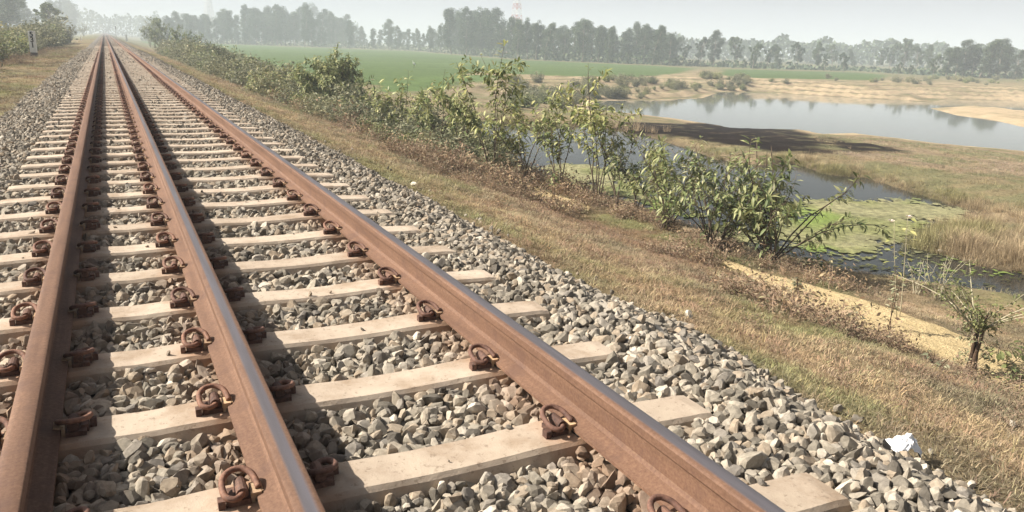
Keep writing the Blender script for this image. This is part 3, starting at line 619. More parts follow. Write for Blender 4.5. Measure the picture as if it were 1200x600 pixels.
# reeds on the far bank of the near pond
rp = [tuft(50+i, 54, .62, .010, .22, .6).mesh('reed_tuft', MREED) for i in range(5)]
def reed_line(px, n, w, hs):
    Q_ = [hit(u, v) for u, v in px]; o = []
    for _ in range(n):
        i = rng.integers(0, len(Q_)-1); t = rng.random(); q = Q_[i]*(1-t)+Q_[i+1]*t; o.append((q[0]+rng.normal(0, w), q[1]+abs(rng.normal(0, w)), rng.uniform(*hs)))
    return np.array(o)
RL = np.concatenate([reed_line([(800, 170), (840, 184), (894, 192), (933, 190)], 90, .35, (.2, .4)), reed_line([(940, 190), (971, 203), (1017, 207), (1075, 225), (1117, 238), (1160, 246)], 300, .3, (.22, .5)),
                     reed_line([(1078, 288), (1100, 292), (1133, 300), (1167, 308), (1205, 316), (1290, 338)], 210, .5, (.3, .7)), reed_line([(1085, 270), (1125, 270), (1160, 275), (1210, 290)], 120, .5, (.25, .55)),
                     reed_line([(1130, 262), (1170, 250), (1230, 262), (1290, 280)], 90, .8, (.2, .5)),
                     reed_line([(540, 150), (600, 146), (680, 148), (760, 158)], 100, .5, (.5, .9))])
cl = band(12, 40, 3, 32, 900); kc = (fbm(cl[:, 0]*.35, cl[:, 1]*.35, 33, 3) > .52) & (sdf(cl[:, 0], cl[:, 1], P2) > 1) & (sdf(cl[:, 0], cl[:, 1], BURN1) > 0); cl = cl[kc]
RL = np.concatenate([RL, np.concatenate([cl, rng.uniform(.15, .38, (len(cl), 1))], 1)])
k = sdf(RL[:, 0], RL[:, 1], P1) > -.15; RL = RL[k]; m_ = len(RL)
rt = lerp(np.broadcast_to(np.array([.44, .34, .22]), (m_, 3)), np.array([.31, .28, .14]), sstep(.45, .6, fbm(RL[:, 0]*.4, RL[:, 1]*.4, 12, 3)))
scatter('bank_reeds', np.stack([RL[:, 0], RL[:, 1], H(RL[:, 0], RL[:, 1])-.03], -1), np.stack([rng.normal(0, .12, m_), rng.normal(0, .12, m_), rng.uniform(0, 6.28, m_)], -1), np.repeat(RL[:, 2:3], 3, 1), rp, rt*(1+rng.normal(0, .12, (m_, 1))),
        'tall straw coloured reeds and grass clumps lining the near pond', 'reeds')

# dry twiggy undergrowth below the shrubs
def twigs(seed, n_, h, leafy=0, lf=.016):
    r = random.Random(seed); b = MB()
    for _ in range(n_):
        a = r.uniform(0, 6.28); x, y, z = r.gauss(0, .05), r.gauss(0, .05), -.02; P_ = [(x, y, z)]; L = h*r.uniform(.6, 1.2); d = Vector((math.cos(a)*.6, math.sin(a)*.6, 1)).normalized()
        for i in range(4):
            d = (d+Vector((r.gauss(0, .3), r.gauss(0, .3), r.gauss(0, .15)))).normalized(); q = Vector(P_[-1])+d*L/4; P_.append(tuple(q))
            e = q+Vector((r.gauss(0, .3), r.gauss(0, .3), r.uniform(0, .3)))*L*.35; b.tube([q, e], [.0016, .0008], 3, 0, False)
            for _ in range(leafy):
                c = q+Vector((r.gauss(0, .05), r.gauss(0, .05), r.gauss(0, .04))); w1 = Vector((r.gauss(0, 1), r.gauss(0, 1), r.gauss(0, .6))).normalized()*lf; w2 = Vector((r.gauss(0, 1), r.gauss(0, 1), r.gauss(0, 1))).normalized()*lf*.5
                b.add([c-w1, c+w2, c+w1, c-w2], [(0, 1, 2, 3)], 1)
        b.tube(P_, [.003, .0025, .002, .0016, .001], 3, 0, False)
    return b
tp = [twigs(i, 12, .20, 3).mesh('dry_weed', [MTWIG, m_leaf('dry_leaf', [(0, (.24, .165, .115)), (.5, (.36, .26, .18)), (1, (.32, .30, .19))], .8, .2, 'Island')]) for i in range(4)]
XY = np.concatenate([band(3.8, 5.5, 4.5, 7, 110), band(3.8, 6.5, 7, 16, 850), band(6.9, 7.6, 6.6, 15, 200), band(4.4, 5.5, 2, 5, 24), band(1.7, 6, 1.2, 10, 130), band(4.8, 8, 14, 45, 700), band(-7.5, -5, 20, 80, 500)])
k = fbm(XY[:, 0]*.8, XY[:, 1]*.8, 4, 3) > .42; XY = XY[k & nopath(XY[:, 0], XY[:, 1])]; XY = XY[sdf(XY[:, 0], XY[:, 1], P1) > .1]; m_ = len(XY); s = rng.lognormal(0, .3, m_)*np.where(XY[:, 1] > 14, 1.9, 1)*np.where(XY[:, 0] < 3.8, .55, .9)
scatter('dry_undergrowth', np.stack([XY[:, 0], XY[:, 1], H(XY[:, 0], XY[:, 1])], -1), np.stack([rng.normal(0, .2, m_), rng.normal(0, .2, m_), rng.uniform(0, 6.28, m_)], -1), np.repeat(s[:, None], 3, 1), tp,
        label='brown dry weeds and twigs tangled below the shrubs', cat='weeds')

# ------------------------------------------------------------------ shrubs
def leaf_geo(L, w, droop=.25):
    pr = [(0, .0), (.30, .85), (.62, 1.0), (1, .0)]; vs = []
    for t, ww in pr:
        z = -droop*L*t*t; x = t*L
        if ww == 0: vs.append((x, 0, z))
        else: vs += [(x, -w/2*ww, z+.12*w), (x, 0, z), (x, w/2*ww, z+.12*w)]
    return vs, [(0, 2, 1), (0, 3, 2), (1, 2, 5, 4), (2, 3, 6, 5), (4, 5, 7), (5, 6, 7)]
def leaf_matrix(p, d, r):
    x = d.normalized(); z = Vector((r.gauss(0, .35), r.gauss(0, .35), 1)); y = z.cross(x)
    if y.length < 1e-3: y = Vector((0, 1, 0))
    y.normalize(); z = x.cross(y); M = Matrix((x, y, z)).transposed().to_4x4(); M.translation = p; return M
def grow(r, h, spread, nst, lean=(0, 0)):
    """arching stems: list of polylines"""
    out = []
    for i in range(nst):
        a = r.uniform(0, 6.28); q = math.sqrt((i+.3)/nst); L = h*r.uniform(.78, 1.12)*(1-.25*q)
        d = Vector((math.cos(a)*spread*q/h*1.1+lean[0], math.sin(a)*spread*q/h*1.1+lean[1], 1)).normalized(); p = Vector((r.gauss(0, .05), r.gauss(0, .05), -.03)); P_ = [p.copy()]; n_ = 9
        for k in range(n_):
            d = (d+Vector((r.gauss(0, .10), r.gauss(0, .10), -.02-.05*q*k/n_))).normalized(); p = p+d*L*1.12/n_; P_.append(p.copy())
        out.append(P_)
        for k in (4, 5, 6, 7):
            if r.random() < .75:
                a = r.uniform(0, 6.28); d2 = (d+Vector((math.cos(a), math.sin(a), r.uniform(-.1, .6)))*.9).normalized(); p2 = P_[k].copy(); B = [p2.copy()]
                for j in range(4):
                    d2 = (d2+Vector((r.gauss(0, .12), r.gauss(0, .12), -.06))).normalized(); p2 = p2+d2*L*.075; B.append(p2.copy())
                out.append(B)
    return out
def shrub(name, base, h, spread, nst, nleaf, ll, lw, lmat, label, seed, cat='shrub', group=None, singles=0, bare=.3, stem=.014, smat=None, lean=(0, 0), extra=()):
    r = random.Random(seed); t = empty(name, tuple(base), 0, label=label, cat=cat, group=group)
    S_ = grow(r, h, spread, nst, lean)+[[Vector(q) for q in e] for e in extra]; sb = MB()
    for P_ in S_:
        n_ = len(P_); main = n_ > 6; sb.tube(P_, [stem*(1 if main else .45)*(1-.75*i/(n_-1)) for i in range(n_)], 5)
    obj('stem', sb.mesh('stem', smat or MSTEM, True), t)
    protos = []
    if singles:
        for i in range(5):
            b = MB(); b.add(*leaf_geo(ll*(.8+.1*i), lw, .15+.08*i)); protos.append(b.mesh('leaf', MLEAFO, True))
    fb = MB(); fol = []
    for i in range(nleaf):
        P_ = S_[i % len(S_)] if i < len(S_)*3 else r.choice(S_); n_ = len(P_); main = n_ > 6
        f = (bare+(1-bare)*r.random()**.7) if main else (.1+.9*r.random()); q = f*(n_-1); k = min(int(q), n_-2); p = P_[k].lerp(P_[k+1], q-k); ax = (P_[k+1]-P_[k]).normalized()
        a = r.uniform(0, 6.28); o = ax.orthogonal().normalized(); o2 = ax.cross(o); d = o*math.cos(a)+o2*math.sin(a)+ax*r.uniform(.0, .8)+Vector((0, 0, r.uniform(-.55, .15)))
        fol.append(leaf_matrix(p+d.normalized()*.02, d, r))
    r.shuffle(fol)
    for i, M in enumerate(fol):
        if i < singles:
            o = bpy.data.objects.new('leaf', r.choice(protos)); COL.objects.link(o); o.parent = t; o.matrix_local = M @ Matrix.Scale(r.uniform(.6, 1.15), 4)
        else:
            s_ = r.uniform(.5, 1.15); vs, fs = leaf_geo(ll*s_, lw*s_, r.uniform(.1, .5)); fb.add([M @ Vector(v) for v in vs], fs, 1 if (len(lmat) > 1 and r.random() < .28) else 0)
    if fb.v: obj('foliage', fb.mesh('foliage', list(lmat), True), t, kind='stuff' if singles else None)
    return t
def hgt(base, u, vt):
    """height above a base that reaches picture row vt at the base's distance"""
    d = ray(u, vt); t = math.hypot(base[0]-CX, base[1])/math.hypot(d[0], d[1]); return CH+d[2]*t-base[2]
def mpx(base): return float(np.dot(np.array(base)-CAM, FW))/CF
def on(u, s_): # ground point on the line of the bank: picture x, distance X from the right rail
    lo, hi = 1., 400.
    for _ in range(50):
        m_ = (lo+hi)/2; d = np.array([s_, m_, gz(s_, m_)])-CAM; uu_ = 600+CF*(d@RT)/(d@FW)
        if uu_ > u: lo = m_
        else: hi = m_
    return np.array([s_, lo, gz(s_, lo)])
L1 = (MLEAF, MPALE); LG = (MLEAF, MGREY)
# name-free table: picture x of base, X, picture y of top, half width px, stems, leaves, leaf len, singles, mats, label
b0 = hit(903, 309)
mp_ = mpx(b0)
ex = [[(0, 0, 0), (.25, -.1, .45), (.45, -.22, .75), (.68, -.35, .95), (.85, -.45, 1.12), (.95, -.52, 1.28), (1.02, -.55, 1.42)],
      [(0, 0, 0), (.3, -.2, .3), (.6, -.36, .52), (.85, -.5, .62), (1.1, -.62, .66), (1.28, -.72, .66), (1.4, -.8, .6)],
      [(0, 0, 0), (.2, -.2, .4), (.35, -.34, .7), (.5, -.42, .92), (.62, -.5, 1.05), (.7, -.55, 1.12), (.74, -.6, 1.18)]]
shrub('leafy_shrub', b0, hgt(b0, 880, 172), 1.2, 22, 1700, .16, .043, L1, 'large green shrub with long branches arching right over the pond', 31, singles=290, extra=ex*2, bare=.10)
b0 = hit(838, 292)
shrub('leafy_shrub', b0, hgt(b0, 840, 160), 1.1, 18, 1400, .14, .040, LG, 'dusty green shrub just left of the arching one, dark water behind it', 32, singles=280, bare=.08)
b0 = hit(778, 268)
shrub('leafy_shrub', b0, hgt(b0, 785, 145), 1.15, 18, 1350, .16, .042, (MPALE, MLEAF), 'pale yellow green shrub with drooping leaves over the pond weed', 33, singles=220, bare=.10)
T = [(748, 7.7, 178, 36, 5, 260, .16, L1, 'medium green shrub between the pale drooping one and the slanting stem'),
     (722, 7.5, 150, 36, 5, 274, .15, LG, 'thin shrub of narrow leaves right of the slanting bare stem'),
     (697, 7.4, 96, 39, 6, 653, .17, L1, 'tall cone shaped leafy shrub rising against the far pond'),
     (655, 7.0, 125, 34, 5, 400, .17, L1, 'open shrub on slim bare stems above the green weed'),
     (618, 6.9, 112, 39, 6, 548, .18, L1, 'broad leafy shrub on thin stems before the tan bank'),
     (575, 6.6, 72, 41, 7, 737, .2, L1, 'tallest slender shrub with a dark crooked stem and drooping leaves at the top'),
     (545, 6.9, 110, 29, 5, 358, .18, LG, 'greyish shrub squeezed just left of the tallest slender one'),
     (512, 6.6, 88, 34, 6, 548, .2, L1, 'bushy shrub beside a brown reed clump'),
     (470, 6.6, 92, 41, 8, 948, .2, L1, 'low spreading green shrub in front of the field'),
     (432, 6.9, 100, 34, 7, 737, .2, LG, 'dusty shrub filling the gap right of the dense round bush'),
     (385, 6.5, 52, 57, 26, 5780, .2, L1, 'dense round dark green bush, biggest on the bank'),
     (330, 6.3, 74, 39, 14, 2210, .2, (MGREY, MLEAF), 'grey brown bush left of the dense round one'),
     (292, 6.6, 66, 34, 14, 2210, .22, (MGREY, MLEAF), 'pale hazy bush with twiggy base near the bend of the hedge'),
     (262, 6.4, 52, 29, 14, 2210, .24, (MGREY, MLEAF), 'hazy grey green bush in the middle of the far hedge'),
     (236, 6.8, 42, 25, 14, 2210, .26, (MGREY, MLEAF), 'faint bush next along the far hedge towards the vanishing point'),
     (214, 6.8, 31, 20, 14, 2550, .3, (MTREEG, MLEAF), 'round dark bush standing above the far hedge'),
     (194, 7.0, 22, 18, 14, 2550, .34, (MTREEG, MLEAF), 'tall leafy bush at the far end of the hedge'),
     (176, 8.0, 24, 10, 12, 2210, .36, (MGREY, MLEAF), 'farthest hazy bush on the right beside the track')]
for i, (u, X, vt, hw, ns, nl, ll, ms, lab) in enumerate(T):
    b0 = on(u, X); mm = mpx(b0); h_ = max(.6, hgt(b0, u, vt))*(1.16 if i < 7 else 1); far_ = i > 10
    shrub('leafy_shrub' if i < 10 else 'bush', b0, h_, hw*mm*1.05, ns, int(nl*(1.5 if i < 6 else 1)), ll*(.9 if i < 6 else 1), ll*.30, ms, lab, 60+i, bare=.30 if i < 9 else .02, stem=.016 if i < 9 else .02, group='shrubs along the foot of the right bank')
# knee high growth between the bushes
kp = [twigs(80+i, 22, .42, 20, .028).mesh('brush_clump', [MSTEM, MGREY if i else MLEAF]) for i in range(3)]
XY = np.concatenate([band(5.2, 8.2, 17, 40, 330), band(5, 9.5, 40, 110, 900), band(-12, -6.4, 22, 120, 1200)]); XY = XY[sdf(XY[:, 0], XY[:, 1], P1) > .1]; m_ = len(XY); s = rng.lognormal(0, .3, m_)*(1+XY[:, 1]/60)
scatter('brush', np.stack([XY[:, 0], XY[:, 1], H(XY[:, 0], XY[:, 1])], -1), np.stack([rng.normal(0, .2, m_), rng.normal(0, .2, m_), rng.uniform(0, 6.28, m_)], -1), np.repeat(s[:, None], 3, 1), kp,
        label='grey twiggy brush filling the ground between the bushes', cat='brush')

SQ = []
for u0, u1, v0, v1, n_s in ((600, 760, 93, 128, 170), (760, 880, 88, 106, 70), (1040, 1200, 92, 100, 40), (900, 1040, 92, 98, 30)):
    for _ in range(n_s): SQ.append((rng.uniform(u0, u1), rng.uniform(v0, v1)))
SQ = np.array([hit(*q) for q in SQ]); SQ = SQ[(sdf(SQ[:, 0], SQ[:, 1], P2) > 1.5) & (fbm(SQ[:, 0]*.12, SQ[:, 1]*.12, 35, 3) > .46)]; m_ = len(SQ)
scatter('bank_scrub', SQ, np.stack([rng.normal(0, .15, m_), rng.normal(0, .15, m_), rng.uniform(0, 6.28, m_)], -1), np.repeat(rng.uniform(1., 2.6, (m_, 1)), 3, 1), kp,
        label='low grey green scrub dotted over the dug banks beyond the far pond', cat='scrub')

# bushes and trees on the left
TL = [(6, -7.6, 40, 34, 22, 2600, .22, (MTREEG, MLEAF), 'bright green bush at the left edge behind the white number post'),
      (28, -8.3, 36, 24, 20, 2000, .24, (MTREEG, MLEAF), 'bright green bush just behind the white number post'),
      (-20, -7.4, 34, 40, 20, 2000, .22, (MTREEG, MLEAF), 'green bush cut by the left border of the photo'),
      (52, -8.2, 36, 16, 14, 1400, .26, (MGREY, MLEAF), 'grey green bush right of the number post'),
      (84, -8., 28, 12, 12, 1400, .32, (MGREY, MLEAF), 'small dusty bush beside the tiny white post'),
      (98, -8., 27, 8, 12, 1200, .36, (MGREY, MLEAF), 'farthest hazy bush on the left beside the track')]
def onL(u, X):
    lo, hi = 12., 600.
    for _ in range(50):
        m_ = (lo+hi)/2; d = np.array([X, m_, gz(X, m_)])-CAM; uu_ = 600+CF*(d@RT)/(d@FW)
        if uu_ < u: lo = m_
        else: hi = m_
    return np.array([X, lo, gz(X, lo)])
for i, (u, X, vt, hw, ns, nl, ll, ms, lab) in enumerate(TL):
    b0 = onL(u, X); mm = mpx(b0); h_ = max(.6, hgt(b0, u, vt))
    shrub('bush', b0, h_, hw*mm, ns, nl, ll, ll*.35, ms, lab, 160+i, bare=.02, stem=.02, group='bushes along the left side of the track')

# ------------------------------------------------------------------ trees
def tree_meshes(seed, H_, slim, lm, ncl=34, nl=60, q=.30, lo=.32):
    r = random.Random(seed); tb = MB(); cb = MB(); p = Vector((0, 0, -.3)); P_ = [p.copy()]; d = Vector((0, 0, 1))
    for i in range(10):
        d = (d+Vector((r.gauss(0, .05), r.gauss(0, .05), 0))).normalized(); p = p+d*H_*.97/10; P_.append(p.copy())
    tb.tube(P_, [H_*.013*(1-.085*i)+.02 for i in range(11)], 6)
    for c in range(ncl):
        f = lo+(1-lo)*(c+r.random())/ncl; k = min(int(f*10), 9); a0 = P_[k].lerp(P_[k+1], f*10-k)
        g_ = (f-lo)/(1-lo); prof = (.55+.75*g_) if g_ < .6 else max(.28, 1-((g_-.6)/.4)**2*.75); rad = H_*slim*prof*r.uniform(.35, 1.1); a = r.uniform(0, 6.28)
        ctr = a0+Vector((math.cos(a)*rad, math.sin(a)*rad, rad*.35+r.uniform(-.02, .04)*H_)); tb.tube([a0-Vector((0, 0, rad*.35)), a0.lerp(ctr, .6), ctr], [.05, .03, .015], 4, 0, False)
        cs = H_*(.062 if ncl == 44 else .055)*r.uniform(.6, 1.4)
        for _ in range(nl):
            g = Vector((r.gauss(0, 1), r.gauss(0, 1), r.gauss(0, 1))).normalized()*r.random()**.45; pt = ctr+Vector((g.x*cs, g.y*cs, g.z*cs*1.05))
            w1 = Vector((r.gauss(0, 1), r.gauss(0, 1), r.gauss(0, 1))).normalized()*q*r.uniform(.4, 1); w2 = w1.cross(Vector((r.gauss(0, 1), r.gauss(0, 1), r.gauss(0, 1)))).normalized()*q*r.uniform(.25, .5)
            cb.add([pt-w1, pt+w2, pt+w1, pt-w2], [(0, 1, 2, 3)])
    return tb.mesh('trunk', MBARK, True), cb.mesh('crown', lm)
EUC = [tree_meshes(300+i, 1.0*15, .11+.025*(i % 3), MTREE, 44, 150, .26, .06+.05*(i % 4)) for i in range(8)]
RND = [tree_meshes(400+i, 1.0*10, .26, MTREE, 46, 70, .30, .30) for i in range(4)]
RNDG = [tree_meshes(450+i, 1.0*8, .24, MTREEG, 46, 90, .24, .18) for i in range(2)]
TREE_N = [0]
def tree(kind, base, h, label, group=None, rot=None, cat='tree', wide=1.):
    TREE_N[0] += 1; src = {'euc': EUC, 'rnd': RND, 'rndg': RNDG}[kind]; nat = {'euc': 15, 'rnd': 10, 'rndg': 8}[kind]; r = random.Random(TREE_N[0]*7+1)
    t = empty('eucalyptus_tree' if kind == 'euc' else 'broadleaf_tree', tuple(base), r.uniform(0, 6.28), label=label, cat=cat, group=group); s = h/nat; t.scale = (s*wide, s*wide, s)
    a, b_ = r.choice(src); obj('trunk', a, t); obj('crown', b_, t); return t
XB = [100, 170, 330, 480, 600, 760, 900, 1000, 1100, 1200, 1300]; YB = [44.5, 49, 54, 60, 69.5, 76.5, 81.5, 84, 90, 93, 97]
def tbase(u, dv=0):
    return at(u, float(np.interp(u, XB, YB))+dv, FIELD)
LBL = 'slim hazy grey green eucalyptus in the long tree line beyond the green field'; GRP = 'eucalyptus trees in the line beyond the field'
tops = [(183, 27), (197, 18), (208, 14), (222, 16), (236, 14), (250, 17), (262, 9), (274, 12), (288, 6), (301, 10), (314, 8), (325, 3), (335, 8), (346, 15), (357, 3), (366, 14), (376, 9), (388, 15), (400, 14), (410, 22), (420, 30), (438, 33), (456, 23), (466, 30), (478, 34), (492, 33), (503, 31), (516, 28), (529, 9), (538, 14), (547, 8), (556, 14), (563, 10), (575, 9), (583, 20), (597, 20), (607, 24), (618, 22), (628, 25), (638, 27), (649, 26), (660, 33), (670, 25), (682, 23), (693, 32), (701, 29), (713, 34), (722, 30), (733, 32), (743, 25), (754, 29), (764, 29), (775, 31), (784, 40)]
rt_ = random.Random(9)
SEC = [(175, 248, 'from the left in the hazy row left of the faint mast'), (249, 350, 'from the left in the row between the faint mast and the bush tops'), (351, 435, 'from the left in the tall group over the dense round bush'), (436, 520, 'from the left in the low dip of the far tree line'), (521, 600, 'from the left in the tall dense group left of the lattice tower'), (601, 700, 'from the left in the row just right of the lattice tower'), (701, 790, 'from the left at the right end of the far row')]
def tl_label(u):
    for a, b_, w_ in SEC:
        if a <= u <= b_: return 'eucalyptus, %s %s' % (NTH[sum(1 for q, _ in tops if a <= q < u)], w_)
for i, (u, v) in enumerate(tops):
    dv = -rt_.uniform(0, 2.0) if u > 340 else -rt_.uniform(0, .8); b0 = tbase(u, dv); tree('euc', b0, hgt(b0, u, v), tl_label(u), GRP, wide=rt_.uniform(.95, 1.35))
    for dd in (1, 2):
        if dd == 2 and i % 2: continue
        b1 = tbase(u+5*dd, -1.8*dd if u > 340 else -.7*dd); tree('euc', b1, hgt(b1, u+5*dd, v+rt_.uniform(1, 8)*dd), 'fainter eucalyptus standing behind the front row of the long tree line', 'second row of eucalyptus trees', wide=1.4)
B2 = [(820, 44, 'rnd', 'rounded tree at the left of the gap where the tree line thins out'), (836, 36, 'euc', 'forked tall eucalyptus standing alone above the lower trees'), (800, 52, 'rnd', 'low round tree at the right end of the dense tree line'), (862, 43, 'rnd', 'wide pale tree right of the tall forked eucalyptus'),
      (882, 50, 'rnd', 'small round tree over the tan field track'), (899, 54, 'rnd', 'low bushy tree behind the second green strip'), (912, 51, 'euc', 'slim tree above the left part of the second green strip'), (934, 50, 'rnd', 'faint domed tree above the pond middle'), (955, 49, 'euc', 'slim dark tree above the pond middle'),
      (966, 63, 'rnd', 'small dark round tree at the field edge, left of a pair'), (988, 62, 'rnd', 'small dark round tree at the field edge, right of a pair'), (1052, 73, 'rnd', 'lone low spreading tree on the tan bank'), (1093, 64, 'rnd', 'dark low tree left of the right hand grove')]
for u, v, kd, lab in B2:
    dv = {966: 0, 988: 1.5, 1052: 1.5, 1093: 1.}.get(u, -rt_.uniform(0, 2)); b0 = tbase(u, dv); tree(kd, b0, hgt(b0, u, v), lab, None, wide=1. if kd == 'rnd' else 1.3)
G3 = [(975, 52), (1000, 56), (1030, 58), (1042, 50), (1058, 46), (1074, 54), (1088, 52)]
for i, (u, v) in enumerate(G3):
    b0 = tbase(u, -4); tree('rnd' if u % 4 else 'euc', b0, hgt(b0, u, v), 'pale tree behind the tan bank, %s from the left of its hazy group' % NTH[i], 'pale trees behind the tan bank', wide=1.1)
G4 = [(1108, 56), (1119, 54), (1128, 47), (1139, 52), (1148, 45), (1158, 50), (1169, 46), (1178, 52), (1188, 58), (1200, 56), (1216, 52), (1232, 54), (1250, 50)]
for i, (u, v) in enumerate(G4):
    b0 = tbase(u, -rt_.uniform(0, 1.5)); tree('euc', b0, hgt(b0, u, v), 'blue grey tree, %s from the left in the grove at the right edge' % NTH[i], 'grove at the right edge', wide=1.6)
ub = MB(); r_u = random.Random(77)
for i in range(7000):
    u = r_u.uniform(165, 800) if i % 3 else r_u.uniform(800, 1300); p = tbase(u, -.6-r_u.random()*1.5); big = .8+1.6*float(fbm(u*.05, 1., 5, 3)); p = Vector(p)+Vector((0, 0, big*r_u.random()**1.5*(1.6 if u < 800 else .8)))
    w1 = Vector((r_u.gauss(0, 1), r_u.gauss(0, 1), r_u.gauss(0, 1))).normalized()*.55; w2 = w1.cross(Vector((r_u.gauss(0, 1), r_u.gauss(0, 1), r_u.gauss(0, 1)))).normalized()*.35
    ub.add([p-w1, p+w2, p+w1, p-w2], [(0, 1, 2, 3)])
obj('thicket', ub.mesh('thicket', MTREE), kind='stuff', label='dark thicket of undergrowth along the foot of the far tree line', cat='undergrowth')
# small saplings along the far field edge
for u, v in [(640, 66), (735, 62), (747, 70), (872, 70), (905, 74), (870, 76), (1128, 82), (1065, 76)]:
    b0 = tbase(u, 1.0); tree('rnd', b0, hgt(b0, u, v), 'very small bushy tree at the foot of the tree line', 'small trees at the foot of the tree line', wide=.9)
# a hazy belt of woodland closing the horizon
def far_wood(name, x0, x1, Yd, hh, label):
    b = MB(); r = random.Random(Yd)
    for i in range(9000):
        f = r.random(); u = x0+(x1-x0)*f; d = ray(u, 60); d = d/math.hypot(d[0], d[1]); D_ = Yd*r.uniform(.92, 1.1); top = hh*(.62+.5*float(fbm(f*40, 1., 3, 3)))
        p = Vector((CX+d[0]*D_, d[1]*D_, FIELD+top*r.random()**.7)); w1 = Vector((r.gauss(0, 1), r.gauss(0, 1), r.gauss(0, 1))).normalized()*1.3*r.uniform(.5, 1); w2 = w1.cross(Vector((r.gauss(0, 1), r.gauss(0, 1), r.gauss(0, 1)))).normalized()*.9
        b.add([p-w1, p+w2, p+w1, p-w2], [(0, 1, 2, 3)])
    obj(name, b.mesh(name, MTREE), kind='stuff', label=label, cat='woodland')
far_wood('distant_woodland', 60, 420, 760, 20, 'faint band of woodland around the vanishing point of the track')
far_wood('distant_woodland', 700, 1320, 420, 12, 'faint band of woodland behind the trees beyond the ponds')
# left of the track
for i, (u, v, X, kd, lab) in enumerate([(-26, -14, -40, 'euc', 0), (-8, -18, -44, 'euc', 0), (12, -12, -42, 'rnd', 0), (30, -6, -46, 'euc', 0), (46, 2, -44, 'euc', 0), (92, 4, -38, 'euc', 1), (84, -2, -44, 'euc', 1), (101, 14, -40, 'rnd', 1), (60, 0, -52, 'rnd', 0)]):
    b0 = onL(u, X*.55); tree(kd, b0, hgt(b0, u, v), ['tall blue grey tree beyond the left border of the photo', 'tall blue grey tree just outside the top left corner', 'round blue grey tree at the top left corner', 'tall blue grey tree second from the top left corner', 'hazy tree just left of the light green tree', 'pale slim tree right of the light green tree', 'pale slim tree half hidden by the light green tree', 'faint low tree nearest the vanishing point on the left', 'faint round tree directly behind the light green tree'][i], 'trees left of the track', wide=1.9 if kd == 'euc' else 1.1)
b0 = onL(68, -9.2); tree('rndg', b0, hgt(b0, 68, 3), 'light green broadleaf tree standing alone left of the track behind the number post', None, wide=1.5)
b0 = on(182, 9.0); tree('rndg', b0, hgt(b0, 182, 20), 'hazy green tree above the far hedge on the right of the track', None)

# ------------------------------------------------------------------ posts, towers
MWHT = m_plain('whitewash', (.82, .82, .80), .7, .3, .08, 9); MBLK = m_plain('black_paint', (.02, .02, .022), .5); MGRYP = m_plain('grey_base', (.10, .09, .09), .8)
b0 = onL(42, -5.6); b0 = hit(40.5, 67.5); hp = hgt(b0, 40.5, 36.5); mm = mpx(b0)
t = empty('kilometre_post', tuple(b0), R(-4), label='white square post with black figures 531 beside the left bushes', cat='post')
w = 6.6*mm; b = MB(); b.box((0, 0, hp*.59), (w, w, hp*.82)); me = b.mesh('post_shaft', MWHT); o = obj('post_shaft', me, t)
bv = o.modifiers.new('bevel', 'BEVEL'); bv.width = .012; bv.segments = 2
b = MB(); b.box((0, 0, hp*.08), (w*1.04, w*1.04, hp*.2)); obj('post_base', b.mesh('post_base', MGRYP), t)
for i, ch in enumerate('531'):
    cu = bpy.data.curves.new('figure', 'FONT'); cu.body = ch; cu.size = hp*.27; cu.extrude = .004; cu.offset = .011; cu.align_x = 'CENTER'; tmp = bpy.data.objects.new('figure', cu)
    me = bpy.data.meshes.new_from_object(tmp); me.name = 'figure'; me.materials.clear(); me.materials.append(MBLK); bpy.data.objects.remove(tmp)
    o = obj('figure', me, t, (0, -w/2-.004, hp*(.98-.205*(i+1)+.015))); o.rotation_euler = (R(90), 0, 0)
for u, v0, v1, side, lab in [(95, 40, 36.2, 'L', 'tiny white post on the left verge near the vanishing point'), (148.5, 38.5, 31, 'R', 'small white post on the right verge near the vanishing point')]:
    b0 = onL(u, -5.) if side == 'L' else on(u, 3.4); hp2 = mpx(b0)*(v0-v1); b = MB(); b.box((0, 0, hp2/2), (hp2*.28, hp2*.28, hp2)); b.box((0, 0, hp2+.02), (hp2*.22, hp2*.22, .04))
    obj('marker_post', b.mesh('marker_post', MWHT), loc=tuple(b0), label=lab, cat='post')
def lattice(base, h, w, label, red=True):
    t = empty('lattice_tower', tuple(base), .4, label=label, cat='tower'); M1 = m_plain('tower_red', (.42, .10, .07)); M2 = m_plain('tower_white', (.7, .7, .7)); nseg = 12
    for i in range(nseg):
        z0, z1 = h*i/nseg, h*(i+1)/nseg; a, c = w*(1-.78*i/nseg)/2, w*(1-.78*(i+1)/nseg)/2; b = MB(); r_ = .09
        for sx, sy in ((-1, -1), (1, -1), (1, 1), (-1, 1)):
            b.tube([(sx*a, sy*a, z0), (sx*c, sy*c, z1)], r_, 4); nx_, ny_ = -sy, sx
            b.tube([(sx*a, sy*a, z0), (nx_*c, ny_*c, z1)], r_*.6, 4); b.tube([(nx_*a, ny_*a, z0), (sx*c, sy*c, z1)], r_*.6, 4); b.tube([(sx*c, sy*c, z1), (nx_*c, ny_*c, z1)], r_*.7, 4)
        obj('tower_section', b.mesh('tower_section', (M1 if i % 2 == 0 else M2) if red else M2), t)
    b = MB()
    for a in range(3):
        b.box((math.cos(a*2.1)*w*.3, math.sin(a*2.1)*w*.3, h*.965), (.35, .35, 2.4), 0, a*2.1)
    obj('antenna_panel', b.mesh('antenna_panel', M2), t, kind=None); return t
b0 = at(604, 66, FIELD); b0 = np.array([CX, 0, 0])+(b0-np.array([CX, 0, 0]))*1.25; b0[2] = FIELD
lattice(b0, hgt(b0, 604, -16), 5.5, 'tall red and white lattice tower rising above the middle of the tree line')
b0 = at(247, 50, FIELD); b0[2] = FIELD; lattice(b0, hgt(b0, 247, -6), 6.5, 'faint grey lattice mast above the trees right of the track', False)
